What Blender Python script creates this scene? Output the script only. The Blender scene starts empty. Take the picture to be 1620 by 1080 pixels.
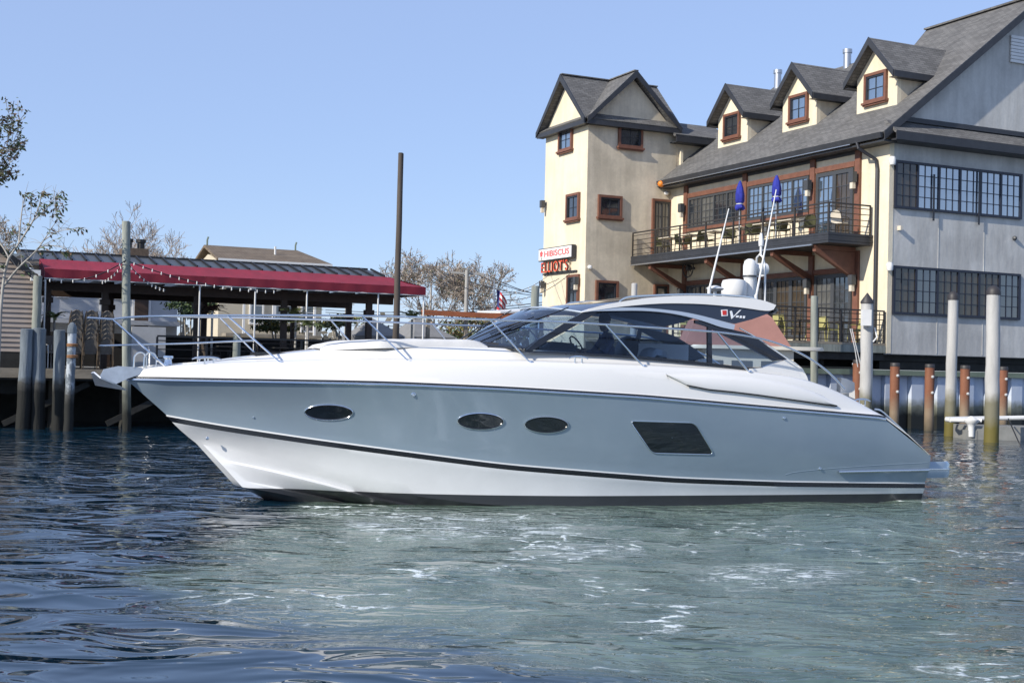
import bpy, bmesh, math, random
from mathutils import Vector, Matrix
R = math.radians
random.seed(7)
scene = bpy.context.scene
COL = scene.collection

# ------------------------------------------------------------------ camera
FPX = 2029.0; EYE = 2.06
ROLL = R(1.315); PITCH = math.atan(34 / 2029.0)
cd = bpy.data.cameras.new('camera'); cam = bpy.data.objects.new('camera', cd); COL.objects.link(cam)
cd.sensor_width = 36; cd.lens = FPX / 1620 * 36; cd.clip_start = .1; cd.clip_end = 4000
cam.location = (0, 0, EYE)
cam.rotation_euler = (Matrix.Rotation(R(90) + PITCH, 3, 'X') @ Matrix.Rotation(ROLL, 3, 'Z')).to_euler()
scene.camera = cam
scene.render.resolution_x = 1024; scene.render.resolution_y = 682

# ------------------------------------------------------------------ sky and sun
SUN_EL = R(31); SUN_XY = Vector((-.783, -.622)).normalized()
SUN = Vector((SUN_XY.x * math.cos(SUN_EL), SUN_XY.y * math.cos(SUN_EL), math.sin(SUN_EL)))
world = bpy.data.worlds.new('World'); scene.world = world; world.use_nodes = True
wn = world.node_tree; wn.nodes.clear()
sky = wn.nodes.new('ShaderNodeTexSky'); sky.sky_type = 'NISHITA'; sky.sun_disc = False
sky.sun_elevation = SUN_EL; sky.sun_rotation = math.atan2(SUN_XY.x, SUN_XY.y) % (2 * math.pi)
sky.air_density = 1.0; sky.dust_density = 0.0; sky.ozone_density = 5.0; sky.altitude = 0
bg = wn.nodes.new('ShaderNodeBackground'); bg.inputs[1].default_value = .15
wo = wn.nodes.new('ShaderNodeOutputWorld')
hz = wn.nodes.new('ShaderNodeMix'); hz.data_type = 'RGBA'; hz.inputs[0].default_value = .70; hz.inputs[7].default_value = (1.95, 2.50, 4.0, 1)   # even high haze over the whole dome
wn.links.new(sky.outputs[0], hz.inputs[6]); wn.links.new(hz.outputs[2], bg.inputs[0]); wn.links.new(bg.outputs[0], wo.inputs[0])
sd = bpy.data.lights.new('sun', 'SUN'); sd.energy = 3.8; sd.angle = R(.53); sd.color = (1, .93, .81)
so = bpy.data.objects.new('sun', sd); COL.objects.link(so); so.location = (-30, -20, 40)
so.rotation_euler = (-SUN).to_track_quat('-Z', 'Y').to_euler()
scene.view_settings.view_transform = 'Standard'; scene.view_settings.look = 'None'
scene.view_settings.exposure = 0.47; scene.view_settings.gamma = 1

# ------------------------------------------------------------------ pixel -> place helpers
cP, sP, cR, sR = math.cos(PITCH), math.sin(PITCH), math.cos(ROLL), math.sin(ROLL)
def ray(px, py):
    u = (px - 810) / FPX; v = (540 - py) / FPX
    u2 = u * cR - v * sR; v2 = u * sR + v * cR
    return Vector((u2, cP - v2 * sP, sP + v2 * cP))
def on_z(px, py, z):
    r = ray(px, py); t = (z - EYE) / r.z
    return Vector((r.x * t, r.y * t, z))
def on_y(px, py, Y):
    r = ray(px, py); t = Y / r.y
    return Vector((r.x * t, Y, EYE + r.z * t))
# quay frame: t runs along the bulkhead and the gable wall, s runs away from the water along the sunny facade
FA = Vector((-.430, .903)).normalized(); FB = Vector((.903, .430)).normalized()
PHI = math.atan2(FB.y, FB.x)
_c = on_y(1402, 560, 46.0); CC = Vector((_c.x, _c.y))
def W(t, s, z):
    p = CC + FB * t + FA * s
    return Vector((p.x, p.y, z))
def fr(p):
    d = Vector((p[0], p[1])) - CC
    return (d.dot(FB), d.dot(FA), p[2])
def on_s(px, py, s=0):          # ray meets plane s -> (t, z)
    r = ray(px, py); k = (CC + FA * s).dot(FA) / Vector((r.x, r.y)).dot(FA)
    f = fr((r.x * k, r.y * k, EYE + r.z * k)); return f[0], f[2]
def on_t(px, py, t=0):          # ray meets plane t -> (s, z)
    r = ray(px, py); k = (CC + FB * t).dot(FB) / Vector((r.x, r.y)).dot(FB)
    f = fr((r.x * k, r.y * k, EYE + r.z * k)); return f[1], f[2]

# ------------------------------------------------------------------ materials
MATS = {}
def mat(name, col, rough=.6, metal=0, var=.0, vscale=3., bump=0., bscale=30., spec=.5, coat=0, col2=None, stretch=(1, 1, 1), detail=5, vlo=.3, vhi=.7):
    if name in MATS: return MATS[name]
    m = bpy.data.materials.new(name); m.use_nodes = True; MATS[name] = m
    nt = m.node_tree; b = nt.nodes['Principled BSDF']
    b.inputs['Base Color'].default_value = (*col, 1); b.inputs['Roughness'].default_value = rough
    b.inputs['Metallic'].default_value = metal; b.inputs['Specular IOR Level'].default_value = spec
    b.inputs['Coat Weight'].default_value = coat; b.inputs['Coat Roughness'].default_value = .03
    if var or bump or col2:
        tc = nt.nodes.new('ShaderNodeTexCoord'); mp = nt.nodes.new('ShaderNodeMapping')
        mp.inputs['Scale'].default_value = stretch; nt.links.new(tc.outputs['Object'], mp.inputs[0])
    if var or col2:
        n = nt.nodes.new('ShaderNodeTexNoise'); n.inputs['Scale'].default_value = vscale; n.inputs['Detail'].default_value = detail
        n.inputs['Roughness'].default_value = .65
        nt.links.new(mp.outputs[0], n.inputs[0])
        r = nt.nodes.new('ShaderNodeValToRGB'); e = r.color_ramp.elements
        c2 = col2 or tuple(min(1, c * (1 + var)) for c in col); c1 = col if col2 else tuple(c * (1 - var) for c in col)
        e[0].position = vlo; e[1].position = vhi; e[0].color = (*c1, 1); e[1].color = (*c2, 1)
        nt.links.new(n.outputs['Fac'], r.inputs[0]); nt.links.new(r.outputs[0], b.inputs['Base Color'])
    if bump:
        n2 = nt.nodes.new('ShaderNodeTexNoise'); n2.inputs['Scale'].default_value = bscale; n2.inputs['Detail'].default_value = 6
        nt.links.new(mp.outputs[0], n2.inputs[0])
        bp = nt.nodes.new('ShaderNodeBump'); bp.inputs['Strength'].default_value = bump; bp.inputs['Distance'].default_value = .02
        nt.links.new(n2.outputs['Fac'], bp.inputs['Height']); nt.links.new(bp.outputs[0], b.inputs['Normal'])
    return m
def nodes_of(m): return m.node_tree.nodes, m.node_tree.links, m.node_tree.nodes['Principled BSDF']
def glass(name, tint, refl=1.5, rough=.02, clear=.5):
    """tinted pane: fresnel mirror over a see-through tint"""
    m = bpy.data.materials.new(name); m.use_nodes = True; nt = m.node_tree; nt.nodes.clear(); MATS[name] = m
    o = nt.nodes.new('ShaderNodeOutputMaterial'); mx = nt.nodes.new('ShaderNodeMixShader')
    tr = nt.nodes.new('ShaderNodeBsdfTransparent'); tr.inputs[0].default_value = (*[c * clear for c in tint], 1)
    gl = nt.nodes.new('ShaderNodeBsdfGlossy'); gl.inputs['Roughness'].default_value = rough; gl.inputs[0].default_value = (.9, .95, 1, 1)
    fz = nt.nodes.new('ShaderNodeFresnel'); fz.inputs[0].default_value = refl
    nt.links.new(fz.outputs[0], mx.inputs[0]); nt.links.new(tr.outputs[0], mx.inputs[1]); nt.links.new(gl.outputs[0], mx.inputs[2])
    nt.links.new(mx.outputs[0], o.inputs[0]); return m

CREAM = mat('cream stucco', (.755, .67, .505), .9, var=.07, vscale=.55, bump=.35, bscale=14, vlo=.25, vhi=.75)
TAUPE = mat('weathered shaded stucco', (.58, .50, .38), .9, col2=(.72, .63, .485), vscale=.45, bump=.35, bscale=14, vlo=.35, vhi=.6)  # cream stucco on the shaded walls: their shade is in the colour, plus weathering
GREY = mat('patched grey stucco', (.49, .48, .455), .85, col2=(.60, .59, .56), vscale=.7, bump=.5, bscale=5, stretch=(1, 1, .45), vlo=.38, vhi=.62)
TRIM = mat('brown trim', (.17, .072, .046), .6, var=.2, vscale=4)
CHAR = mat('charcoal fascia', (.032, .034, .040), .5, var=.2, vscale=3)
def streak(m, amt=.16, sc=(2.2, 2.2, .22), patch=.9):
    """rain streaks and patched areas multiplied over a wall colour"""
    N, L, b = m.node_tree.nodes, m.node_tree.links, m.node_tree.nodes['Principled BSDF']
    tc = N.new('ShaderNodeTexCoord'); src = b.inputs['Base Color'].links[0].from_socket
    for scale, s_, lo, hi, k in ((1.6, sc, .35, .62, amt), (.5, (1, 1, 1), .44, .54, amt * patch), (9, (1, 1, 1), .3, .7, amt * .5)):
        mp = N.new('ShaderNodeMapping'); mp.inputs['Scale'].default_value = s_; L.new(tc.outputs['Object'], mp.inputs[0])
        n = N.new('ShaderNodeTexNoise'); n.inputs['Scale'].default_value = scale; n.inputs['Detail'].default_value = 6; L.new(mp.outputs[0], n.inputs[0])
        mr = N.new('ShaderNodeMapRange'); mr.inputs[1].default_value = lo; mr.inputs[2].default_value = hi; mr.inputs[3].default_value = 1 - k; mr.inputs[4].default_value = 1.03; L.new(n.outputs['Fac'], mr.inputs[0])
        mx = N.new('ShaderNodeMix'); mx.data_type = 'RGBA'; mx.blend_type = 'MULTIPLY'; mx.inputs[0].default_value = 1; L.new(src, mx.inputs[6]); L.new(mr.outputs[0], mx.inputs[7]); src = mx.outputs[2]
    L.new(src, b.inputs['Base Color'])
streak(CREAM, .07); streak(TAUPE, .12); streak(GREY, .11)
SHADOWTRIM = mat('dark bronze frame', (.022, .024, .032), .4)
WINBLUE = mat('navy window frame', (.014, .018, .034), .4)
DOORGREY = mat('grey door frame', (.055, .058, .064), .45)
WHITE = mat('white paint', (.70, .70, .69), .45, var=.05)
STEEL = mat('polished steel', (.72, .74, .76), .12, metal=1)
ALU = mat('dull aluminium', (.5, .51, .53), .4, metal=.9)
BLACKM = mat('black powder coat', (.012, .012, .014), .45)
IRON = mat('bronze iron rail', (.035, .030, .027), .5, var=.3)
PILE = mat('grey weathered pile', (.17, .185, .165), .9, col2=(.33, .35, .31), vscale=5, bump=.7, bscale=20, stretch=(1, 1, .12))
PILEBLUE = mat('blue grey creosote pile', (.085, .105, .13), .85, col2=(.24, .28, .31), vscale=4, bump=.7, bscale=20, stretch=(1, 1, .12))
DKPOLE = mat('dark brown timber', (.050, .040, .034), .85, col2=(.11, .09, .075), vscale=5, bump=.6, bscale=20, stretch=(1, 1, .1))
PLANK = mat('weathered plank', (.20, .17, .13), .85, col2=(.33, .29, .23), vscale=4, stretch=(.3, 1, 1), bump=.4, bscale=25)
DARKWOOD = mat('shade darkened timber', (.012, .012, .011), .8, col2=(.03, .03, .027), vscale=3)  # near black: the shade under dock and building is put into the colour
BROWNPOST = mat('brown painted post', (.060, .038, .028), .6, var=.25)
REDCAN = mat('red canvas', (.24, .012, .030), .75, var=.2, vscale=1.2, bump=.9, bscale=2.2, stretch=(2, .5, 1))
REDVAL = mat('red canvas valance', (.18, .009, .024), .75, var=.14, vscale=2, bump=.25, bscale=5)  # same red canvas, darker: the shade on the upright valance is in its colour
WICKER = mat('dark brown wicker', (.045, .032, .024), .7, col2=(.085, .065, .048), vscale=30, bump=.5, bscale=90)
SEATGREY = mat('taupe chair back', (.13, .115, .10), .7, var=.15, vscale=20)
CREAMTOP = mat('cream table top', (.62, .56, .46), .5)
def shingle_mat(name, c1, c2, course=.14, wide=.33):
    m = mat(name, c1, .95, col2=c2, vscale=1.2, vlo=.3, vhi=.7)
    N, L, b = nodes_of(m)
    tc = N.new('ShaderNodeTexCoord'); mp = N.new('ShaderNodeMapping'); L.new(tc.outputs['UV'], mp.inputs[0])
    br = N.new('ShaderNodeTexBrick'); br.inputs['Scale'].default_value = 1; br.inputs['Brick Width'].default_value = wide; br.inputs['Row Height'].default_value = course
    br.inputs['Mortar Size'].default_value = .012; br.inputs['Color1'].default_value = (.72, .72, .72, 1); br.inputs['Color2'].default_value = (1.15, 1.15, 1.15, 1); br.inputs['Mortar'].default_value = (.45, .45, .45, 1)
    L.new(mp.outputs[0], br.inputs[0])
    mx = N.new('ShaderNodeMix'); mx.data_type = 'RGBA'; mx.blend_type = 'MULTIPLY'; mx.inputs[0].default_value = .85
    src = b.inputs['Base Color'].links[0].from_socket
    L.new(src, mx.inputs[6]); L.new(br.outputs['Color'], mx.inputs[7]); L.new(mx.outputs[2], b.inputs['Base Color'])
    bp = N.new('ShaderNodeBump'); bp.inputs['Strength'].default_value = .6; bp.inputs['Distance'].default_value = .02
    L.new(br.outputs['Fac'], bp.inputs['Height']); bp.invert = True; L.new(bp.outputs[0], b.inputs['Normal'])
    return m
SHING = shingle_mat('grey asphalt shingle', (.115, .113, .112), (.17, .165, .16))
BROOF = shingle_mat('brown asphalt shingle', (.16, .12, .085), (.21, .165, .12))
def pane_mat(name, col, rough=.06):
    m = mat(name, col, rough, spec=.9, var=.35, vscale=.9)
    return m
PANE = pane_mat('dark window pane', (.020, .024, .030))
PANE.node_tree.nodes['Principled BSDF'].inputs['IOR'].default_value = 1.9
PANEB = pane_mat('sky reflecting pane', (.05, .08, .12), .05)
PANEB.node_tree.nodes['Principled BSDF'].inputs['IOR'].default_value = 3.0
CURT = pane_mat('pane with curtain behind', (.10, .10, .095), .08)
PANEW = pane_mat('pane with warm room behind', (.06, .045, .03), .06)
SHADE = mat('drawn interior blind', (.25, .23, .19), .7)

# ------------------------------------------------------------------ mesh builder
ORG = {}
class MB:
    def __init__(s): s.v = []; s.f = []; s.m = []; s.uv = None
    def add(s, vs, fs, mi=0):
        o = len(s.v); s.v += [tuple(v) for v in vs]
        for f in fs: s.f.append(tuple(i + o for i in f)); s.m.append(mi)
        return s
    def box(s, x0, y0, z0, x1, y1, z1, mi=0):
        x0, x1 = min(x0, x1), max(x0, x1); y0, y1 = min(y0, y1), max(y0, y1); z0, z1 = min(z0, z1), max(z0, z1)
        v = [(x, y, z) for z in (z0, z1) for y in (y0, y1) for x in (x0, x1)]
        return s.add(v, [(0, 2, 3, 1), (4, 5, 7, 6), (0, 1, 5, 4), (2, 6, 7, 3), (0, 4, 6, 2), (1, 3, 7, 5)], mi)
    def bar(s, p, q, w, h, mi=0, up=(0, 0, 1)):
        p = Vector(p); q = Vector(q); d = (q - p).normalized(); u = Vector(up)
        if abs(d.dot(u)) > .98: u = Vector((1, 0, 0))
        x = d.cross(u).normalized() * w / 2; y = x.cross(d).normalized() * h / 2
        v = [c + i * x + j * y for c in (p, q) for i, j in ((-1, -1), (1, -1), (1, 1), (-1, 1))]
        return s.add(v, [(0, 1, 2, 3), (7, 6, 5, 4), (0, 4, 5, 1), (1, 5, 6, 2), (2, 6, 7, 3), (3, 7, 4, 0)], mi)
    def tube(s, pts, r, n=8, mi=0, caps=True, closed=False):
        pts = [Vector(p) for p in pts]; k = len(pts)
        rs = r if isinstance(r, (list, tuple)) else [r] * k
        o = len(s.v); prev = None
        for i, p in enumerate(pts):
            if closed: d = (pts[(i + 1) % k] - pts[i - 1])
            else: d = pts[min(i + 1, k - 1)] - pts[max(i - 1, 0)]
            if d.length < 1e-9: d = Vector((0, 0, 1))
            d.normalize()
            if prev is None:
                a = Vector((0, 0, 1)) if abs(d.z) < .9 else Vector((1, 0, 0))
            else: a = prev
            x = (a - d * a.dot(d)).normalized(); prev = x; y = d.cross(x)
            for j in range(n):
                q = 2 * math.pi * j / n
                s.v.append(tuple(p + x * math.cos(q) * rs[i] + y * math.sin(q) * rs[i]))
        for i in range(k if closed else k - 1):
            for j in range(n):
                i2 = (i + 1) % k
                s.f.append((o + i * n + j, o + i * n + (j + 1) % n, o + i2 * n + (j + 1) % n, o + i2 * n + j)); s.m.append(mi)
        if caps and not closed:
            s.f.append(tuple(o + j for j in reversed(range(n)))); s.m.append(mi)
            s.f.append(tuple(o + (k - 1) * n + j for j in range(n))); s.m.append(mi)
        return s
    def lathe(s, prof, c=(0, 0, 0), n=16, mi=0, ax=None):
        c = Vector(c); o = len(s.v); k = len(prof)
        rot = Vector((0, 0, 1)).rotation_difference(Vector(ax)) if ax else None
        for r, z in prof:
            for j in range(n):
                q = 2 * math.pi * j / n; p = Vector((r * math.cos(q), r * math.sin(q), z))
                if rot: p = rot @ p
                s.v.append(tuple(c + p))
        for i in range(k - 1):
            for j in range(n):
                s.f.append((o + i * n + j, o + i * n + (j + 1) % n, o + (i + 1) * n + (j + 1) % n, o + (i + 1) * n + j)); s.m.append(mi)
        s.f.append(tuple(o + j for j in reversed(range(n)))); s.m.append(mi)
        s.f.append(tuple(o + (k - 1) * n + j for j in range(n))); s.m.append(mi)
        return s
    def prism(s, poly, ext, mi=0):
        """polygon of 3-D points extruded by vector ext"""
        e = Vector(ext); n = len(poly); p = [Vector(q) for q in poly]
        v = p + [q + e for q in p]
        f = [tuple(range(n)), tuple(range(2 * n - 1, n - 1, -1))] + [(i, i + n, (i + 1) % n + n, (i + 1) % n) for i in range(n)]
        return s.add(v, f, mi)
    def loft(s, rows, mi=0, mis=None, flip=False):
        o = len(s.v); n = len(rows[0])
        for r in rows: s.v += [tuple(p) for p in r]
        for i in range(len(rows) - 1):
            for j in range(n - 1):
                q = (o + i * n + j, o + i * n + j + 1, o + (i + 1) * n + j + 1, o + (i + 1) * n + j)
                s.f.append(q[::-1] if flip else q); s.m.append(mis[i] if mis else mi)
        return s
    def build(s, name, mats, parent=None, smooth=None, at=None, props=None, recalc=True, uvmap=None):
        org = Vector((0, 0, 0))
        if parent is not None: org = ORG.get(parent.name, org)
        elif at is not None: org = Vector(at)
        me = bpy.data.meshes.new(name)
        me.from_pydata([(v[0] - org[0], v[1] - org[1], v[2] - org[2]) for v in s.v], [], s.f)
        for m in (mats if isinstance(mats, (list, tuple)) else [mats]): me.materials.append(m)
        me.polygons.foreach_set('material_index', s.m)
        if recalc:
            bm = bmesh.new(); bm.from_mesh(me); bmesh.ops.recalc_face_normals(bm, faces=bm.faces); bm.to_mesh(me); bm.free()
        if smooth:
            me.polygons.foreach_set('use_smooth', [True] * len(me.polygons)); me.set_sharp_from_angle(angle=R(smooth))
        if uvmap:
            ul = me.uv_layers.new(name='UVMap')
            for p in me.polygons:
                for li in p.loop_indices:
                    ul.data[li].uv = uvmap(me.vertices[me.loops[li].vertex_index].co + org, p.normal)
        o = bpy.data.objects.new(name, me); COL.objects.link(o)
        if parent is not None: o.parent = parent; ORG[o.name] = org
        else: ORG[o.name] = org
        if props: tag(o, *props)
        return o
def tag(o, label=None, cat=None, group=None, kind=None):
    if label: o['label'] = label
    if cat: o['category'] = cat
    if group: o['group'] = group
    if kind: o['kind'] = kind
    return o
def place(o, t, s, z):            # put a frame-modelled top-level object into the world
    o.location = W(t, s, z); o.rotation_euler = (0, 0, PHI); return o
def thing(name, org, label, cat, group=None):
    """Empty at (t, s, z) of the quay frame; parts are modelled in frame coordinates"""
    o = bpy.data.objects.new(name, None); COL.objects.link(o); o.empty_display_size = .3
    ORG[o.name] = Vector(org); place(o, *org); return tag(o, label, cat, group)
def one(mb, name, m, org, label=None, cat=None, group=None, kind=None, smooth=None, uvmap=None):
    """single-mesh thing modelled in the quay frame"""
    o = mb.build(name, m, at=org, smooth=smooth, uvmap=uvmap); place(o, *org); return tag(o, label, cat, group, kind)
def wone(mb, name, m, org, label=None, cat=None, group=None, kind=None, smooth=None):
    """single-mesh thing modelled in world coordinates"""
    o = mb.build(name, m, at=org, smooth=smooth); o.location = org; return tag(o, label, cat, group, kind)
def wthing(name, org, label, cat, group=None, rz=0):
    o = bpy.data.objects.new(name, None); COL.objects.link(o); o.location = org; o.rotation_euler = (0, 0, rz)
    ORG[o.name] = Vector((0, 0, 0)) if rz else Vector(org); return tag(o, label, cat, group)
def copy_tree(o, parent=None):
    c = o.copy(); COL.objects.link(c); c.parent = parent
    for ch in o.children: copy_tree(ch, c)
    return c
def inst(src, parent, loc):
    c = src.copy(); COL.objects.link(c); c.parent = parent; c.location = loc; return c
def lerp(a, b, t): return a + (b - a) * t
def itp(tab, x):
    """piecewise linear table [(x, v)...] any order"""
    tab = sorted(tab)
    if x <= tab[0][0]: return tab[0][1]
    for (a, va), (b, vb) in zip(tab, tab[1:]):
        if x <= b: return va + (vb - va) * (x - a) / (b - a)
    return tab[-1][1]
def smooth_tab(tab, n=3):
    xs = sorted(tab); lo, hi = xs[0][0], xs[-1][0]
    g = [lo + (hi - lo) * i / 60 for i in range(61)]; v = [itp(tab, x) for x in g]
    for _ in range(n): v = [v[0]] + [(v[i - 1] + 2 * v[i] + v[i + 1]) / 4 for i in range(1, 60)] + [v[-1]]
    return list(zip(g, v))
# ------------------------------------------------------------------ water
SB = 1.19                                   # face of the bulkhead in the quay frame
def wave_set(seed, lo, hi, n, slope):
    rg = random.Random(seed); out = []
    for i in range(n):
        lam = lo * (hi / lo) ** (i / (n - 1)); q = math.pi / 2 * rg.choice((-1, 1)) + rg.gauss(0, .75)
        out.append((math.cos(q) * 2 * math.pi / lam, math.sin(q) * 2 * math.pi / lam, rg.uniform(0, 6.28), slope * lam / (2 * math.pi)))
    return out
WV = wave_set(3, .62, 4.2, 26, .0215)
import numpy as np
def build_water():
    ys = []; y = 3.2
    while y < 58: ys.append(y); y += max(.030, y * .0058)
    ys = np.array(ys); nx = 330
    U = np.linspace(-.52, .52, nx)
    Y = np.repeat(ys[:, None], nx, 1); X = U[None, :] * (Y + 3)
    Z = np.zeros_like(X); fade = np.clip(1.15 - Y / 60, .25, 1)
    cell = np.maximum(.03, Y * .0058)
    # patchy amplitude: gusty ripples against smoother water
    pat = .75 + .25 * np.sin(X * .55 + 1.3 * np.sin(Y * .23)) * np.sin(Y * .41 + .7)
    for kx, ky, ph, am in WV:
        lam = 2 * math.pi / math.hypot(kx, ky)
        w = np.clip((lam / cell - 2.2) / 3, 0, 1)
        Z += am * w * np.sin(kx * X + ky * Y + ph + .8 * np.sin(.6 * X * ky / 3 + .5 * Y * kx / 3))
    Z *= fade * pat
    co = np.stack([X, Y, Z], -1).reshape(-1, 3); ny = len(ys)
    idx = np.arange(nx * ny).reshape(ny, nx)
    f = np.stack([idx[:-1, :-1], idx[:-1, 1:], idx[1:, 1:], idx[1:, :-1]], -1).reshape(-1, 4)
    n0 = len(co)
    me = bpy.data.meshes.new('water'); me.from_pydata(co.tolist(), [], f.tolist())
    me.polygons.foreach_set('use_smooth', [True] * len(me.polygons))
    o = bpy.data.objects.new('water', me); COL.objects.link(o); tag(o, kind='structure'); return o
water = build_water()
mw = bpy.data.materials.new('harbour water'); mw.use_nodes = True; water.data.materials.append(mw)
N, L, pb = nodes_of(mw)
pb.inputs['IOR'].default_value = 1.9; pb.inputs['Specular IOR Level'].default_value = .5
geo = N.new('ShaderNodeNewGeometry')
def noise(scale, detail=4, rough=.6, dist=0, vec=None):
    n = N.new('ShaderNodeTexNoise'); n.inputs['Scale'].default_value = scale; n.inputs['Detail'].default_value = detail
    n.inputs['Roughness'].default_value = rough; n.inputs['Distortion'].default_value = dist
    L.new(vec or geo.outputs['Position'], n.inputs[0]); return n.outputs['Fac']
def math2(op, a, b=None, c=None, clamp=False):
    n = N.new('ShaderNodeMath'); n.operation = op; n.use_clamp = clamp
    for i, v in enumerate((a, b, c)):
        if v is None: continue
        if isinstance(v, (int, float)): n.inputs[i].default_value = v
        else: L.new(v, n.inputs[i])
    return n.outputs[0]
def ramp(v, lo, hi):
    n = N.new('ShaderNodeMapRange'); n.interpolation_type = 'SMOOTHSTEP'; n.inputs[1].default_value = lo; n.inputs[2].default_value = hi
    L.new(v, n.inputs[0]); return n.outputs[0]
def mapped(sc, rot=0, loc=(0, 0, 0)):
    m = N.new('ShaderNodeMapping'); m.inputs['Scale'].default_value = sc; m.inputs['Rotation'].default_value = (0, 0, rot); m.inputs['Location'].default_value = loc
    L.new(geo.outputs['Position'], m.inputs[0]); return m.outputs[0]
sep = N.new('ShaderNodeSeparateXYZ'); L.new(geo.outputs['Position'], sep.inputs[0])
px_, py_ = sep.outputs[0], sep.outputs[1]
# churned, silty water thrown out by the yacht's propellers: a tongue that runs from its side towards the near quay
wob = math2('MULTIPLY', math2('SUBTRACT', noise(.55, 4), .5), 2.2)
ex = math2('ADD', math2('SUBTRACT', px_, math2('MULTIPLY', math2('SUBTRACT', py_, 12.), .10)), wob)
ey = math2('ADD', py_, wob)
left_edge = ramp(ex, -3.7, -2.9)
near_edge = ramp(math2('ADD', ey, math2('MULTIPLY', px_, .75)), 8.2, 9.8)
far_edge = math2('SUBTRACT', 1, ramp(math2('SUBTRACT', ey, math2('MULTIPLY', px_, .62)), 20.2, 23.5))
right_fade = math2('SUBTRACT', 1, math2('MULTIPLY', ramp(math2('ADD', math2('SUBTRACT', px_, math2('MULTIPLY', py_, .30)), math2('MULTIPLY', wob, .5)), .2, 1.9), .7))
silt = math2('MULTIPLY', math2('MULTIPLY', math2('MULTIPLY', left_edge, near_edge), far_edge), right_fade, clamp=True)
# foam: thin broken lace, thick in two boils beside the hull
def boil(cx, cy, rx, ry):
    a = math2('DIVIDE', math2('SUBTRACT', px_, cx), rx); b = math2('DIVIDE', math2('SUBTRACT', py_, cy), ry)
    d = math2('SQRT', math2('ADD', math2('MULTIPLY', a, a), math2('MULTIPLY', b, b)))
    return math2('SUBTRACT', 1, ramp(d, .45, 1.1))
vor = N.new('ShaderNodeTexVoronoi'); vor.feature = 'DISTANCE_TO_EDGE'; vor.inputs['Scale'].default_value = 1
wv = N.new('ShaderNodeVectorMath'); wv.operation = 'ADD'
nv = N.new('ShaderNodeTexNoise'); nv.inputs['Scale'].default_value = 1.1; nv.inputs['Detail'].default_value = 4
L.new(geo.outputs['Position'], nv.inputs[0])
ns = N.new('ShaderNodeVectorMath'); ns.operation = 'SCALE'; ns.inputs['Scale'].default_value = 1.6; L.new(nv.outputs['Color'], ns.inputs[0])
L.new(mapped((1.0, 1.7, 1)), wv.inputs[0]); L.new(ns.outputs[0], wv.inputs[1]); L.new(wv.outputs[0], vor.inputs['Vector'])
lace = math2('SUBTRACT', 1, ramp(vor.outputs['Distance'], .0, .065))
lace = math2('MULTIPLY', math2('MULTIPLY', lace, ramp(noise(7, 3), .44, .54)), ramp(noise(26, 4, .7), .30, .46))
sparse = ramp(noise(.55, 3, .6, .8), .52, .62)
foam_lace = math2('MULTIPLY', math2('MULTIPLY', lace, sparse), math2('MULTIPLY', silt, 1.3))
fine = math2('MAXIMUM', ramp(noise(3.2, 7, .72, 1.6, mapped((.55, 1.3, 1))), .50, .63), math2('MULTIPLY', ramp(noise(16, 4, .7), .52, .66), .55))
boils = math2('MAXIMUM', math2('MAXIMUM', boil(-.55, 16.2, 1.9, 1.5), boil(7.0, 21.9, 1.6, .6)), math2('MULTIPLY', math2('MAXIMUM', boil(2.7, 12.9, .95, 1.0), boil(.9, 14.2, .8, .7)), .8))
foam_b = math2('MULTIPLY', math2('MULTIPLY', boils, fine), 1.2)
bub = math2('MULTIPLY', ramp(noise(15, 5, .75, .6), .57, .70), math2('MULTIPLY', silt, ramp(noise(.8, 2), .44, .60)))
foam = math2('MAXIMUM', math2('MAXIMUM', foam_lace, foam_b), math2('MULTIPLY', bub, .55), clamp=True)
def mixc(f, a, b):
    m = N.new('ShaderNodeMix'); m.data_type = 'RGBA'; L.new(f, m.inputs[0])
    for i, v in ((6, a), (7, b)):
        if isinstance(v, tuple): m.inputs[i].default_value = (*v, 1)
        else: L.new(v, m.inputs[i])
    return m.outputs[2]
siltc = mixc(ramp(noise(.9, 4, .6, 1.), .3, .7), (.064, .104, .082), (.138, .190, .152))
c0 = mixc(silt, (.005, .024, .044), siltc)
c1 = mixc(foam, c0, (.72, .78, .77)); L.new(c1, pb.inputs['Base Color'])
L.new(math2('ADD', math2('ADD', math2('MULTIPLY', foam, .5), math2('MULTIPLY', silt, .022)), .008), pb.inputs['Roughness'])
calm = math2('MULTIPLY', noise(1.35, 2, .42, .9, mapped((.65, 1.35, 1), .2)), 2.0)
busy = math2('MULTIPLY', noise(5.0, 2, .5, .7, mapped((.5, 1.15, 1), -.1)), math2('ADD', math2('MULTIPLY', silt, 1.5), math2('MULTIPLY', ramp(noise(.16, 2), .5, .68), .35)))
rip = math2('ADD', calm, busy)
bp = N.new('ShaderNodeBump'); bp.inputs['Strength'].default_value = 1.0; bp.inputs['Distance'].default_value = .05
L.new(math2('ADD', rip, math2('MULTIPLY', foam, .12)), bp.inputs['Height']); L.new(bp.outputs[0], pb.inputs['Normal'])
# the sheet of open water that carries on outside the rippled area
far = MB(); Yf = 57.9
far.add([(-400, -60, -.06), (400, -60, -.06), (400, 3.4, -.06), (-400, 3.4, -.06)], [(0, 1, 2, 3)])
for sx in (-1, 1):
    far.add([(sx * .515 * 6.2, 3.2, -.06), (sx * 400, 3.2, -.06), (sx * 400, 58, -.06), (sx * .515 * 61, 58, -.06)], [(0, 1, 2, 3)])
far.add([(-400, 57.8, -.06), (400, 57.8, -.06), (400, 420, -.06), (-400, 420, -.06)], [(0, 1, 2, 3)])
fo = far.build('water', mw); tag(fo, kind='structure')

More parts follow.
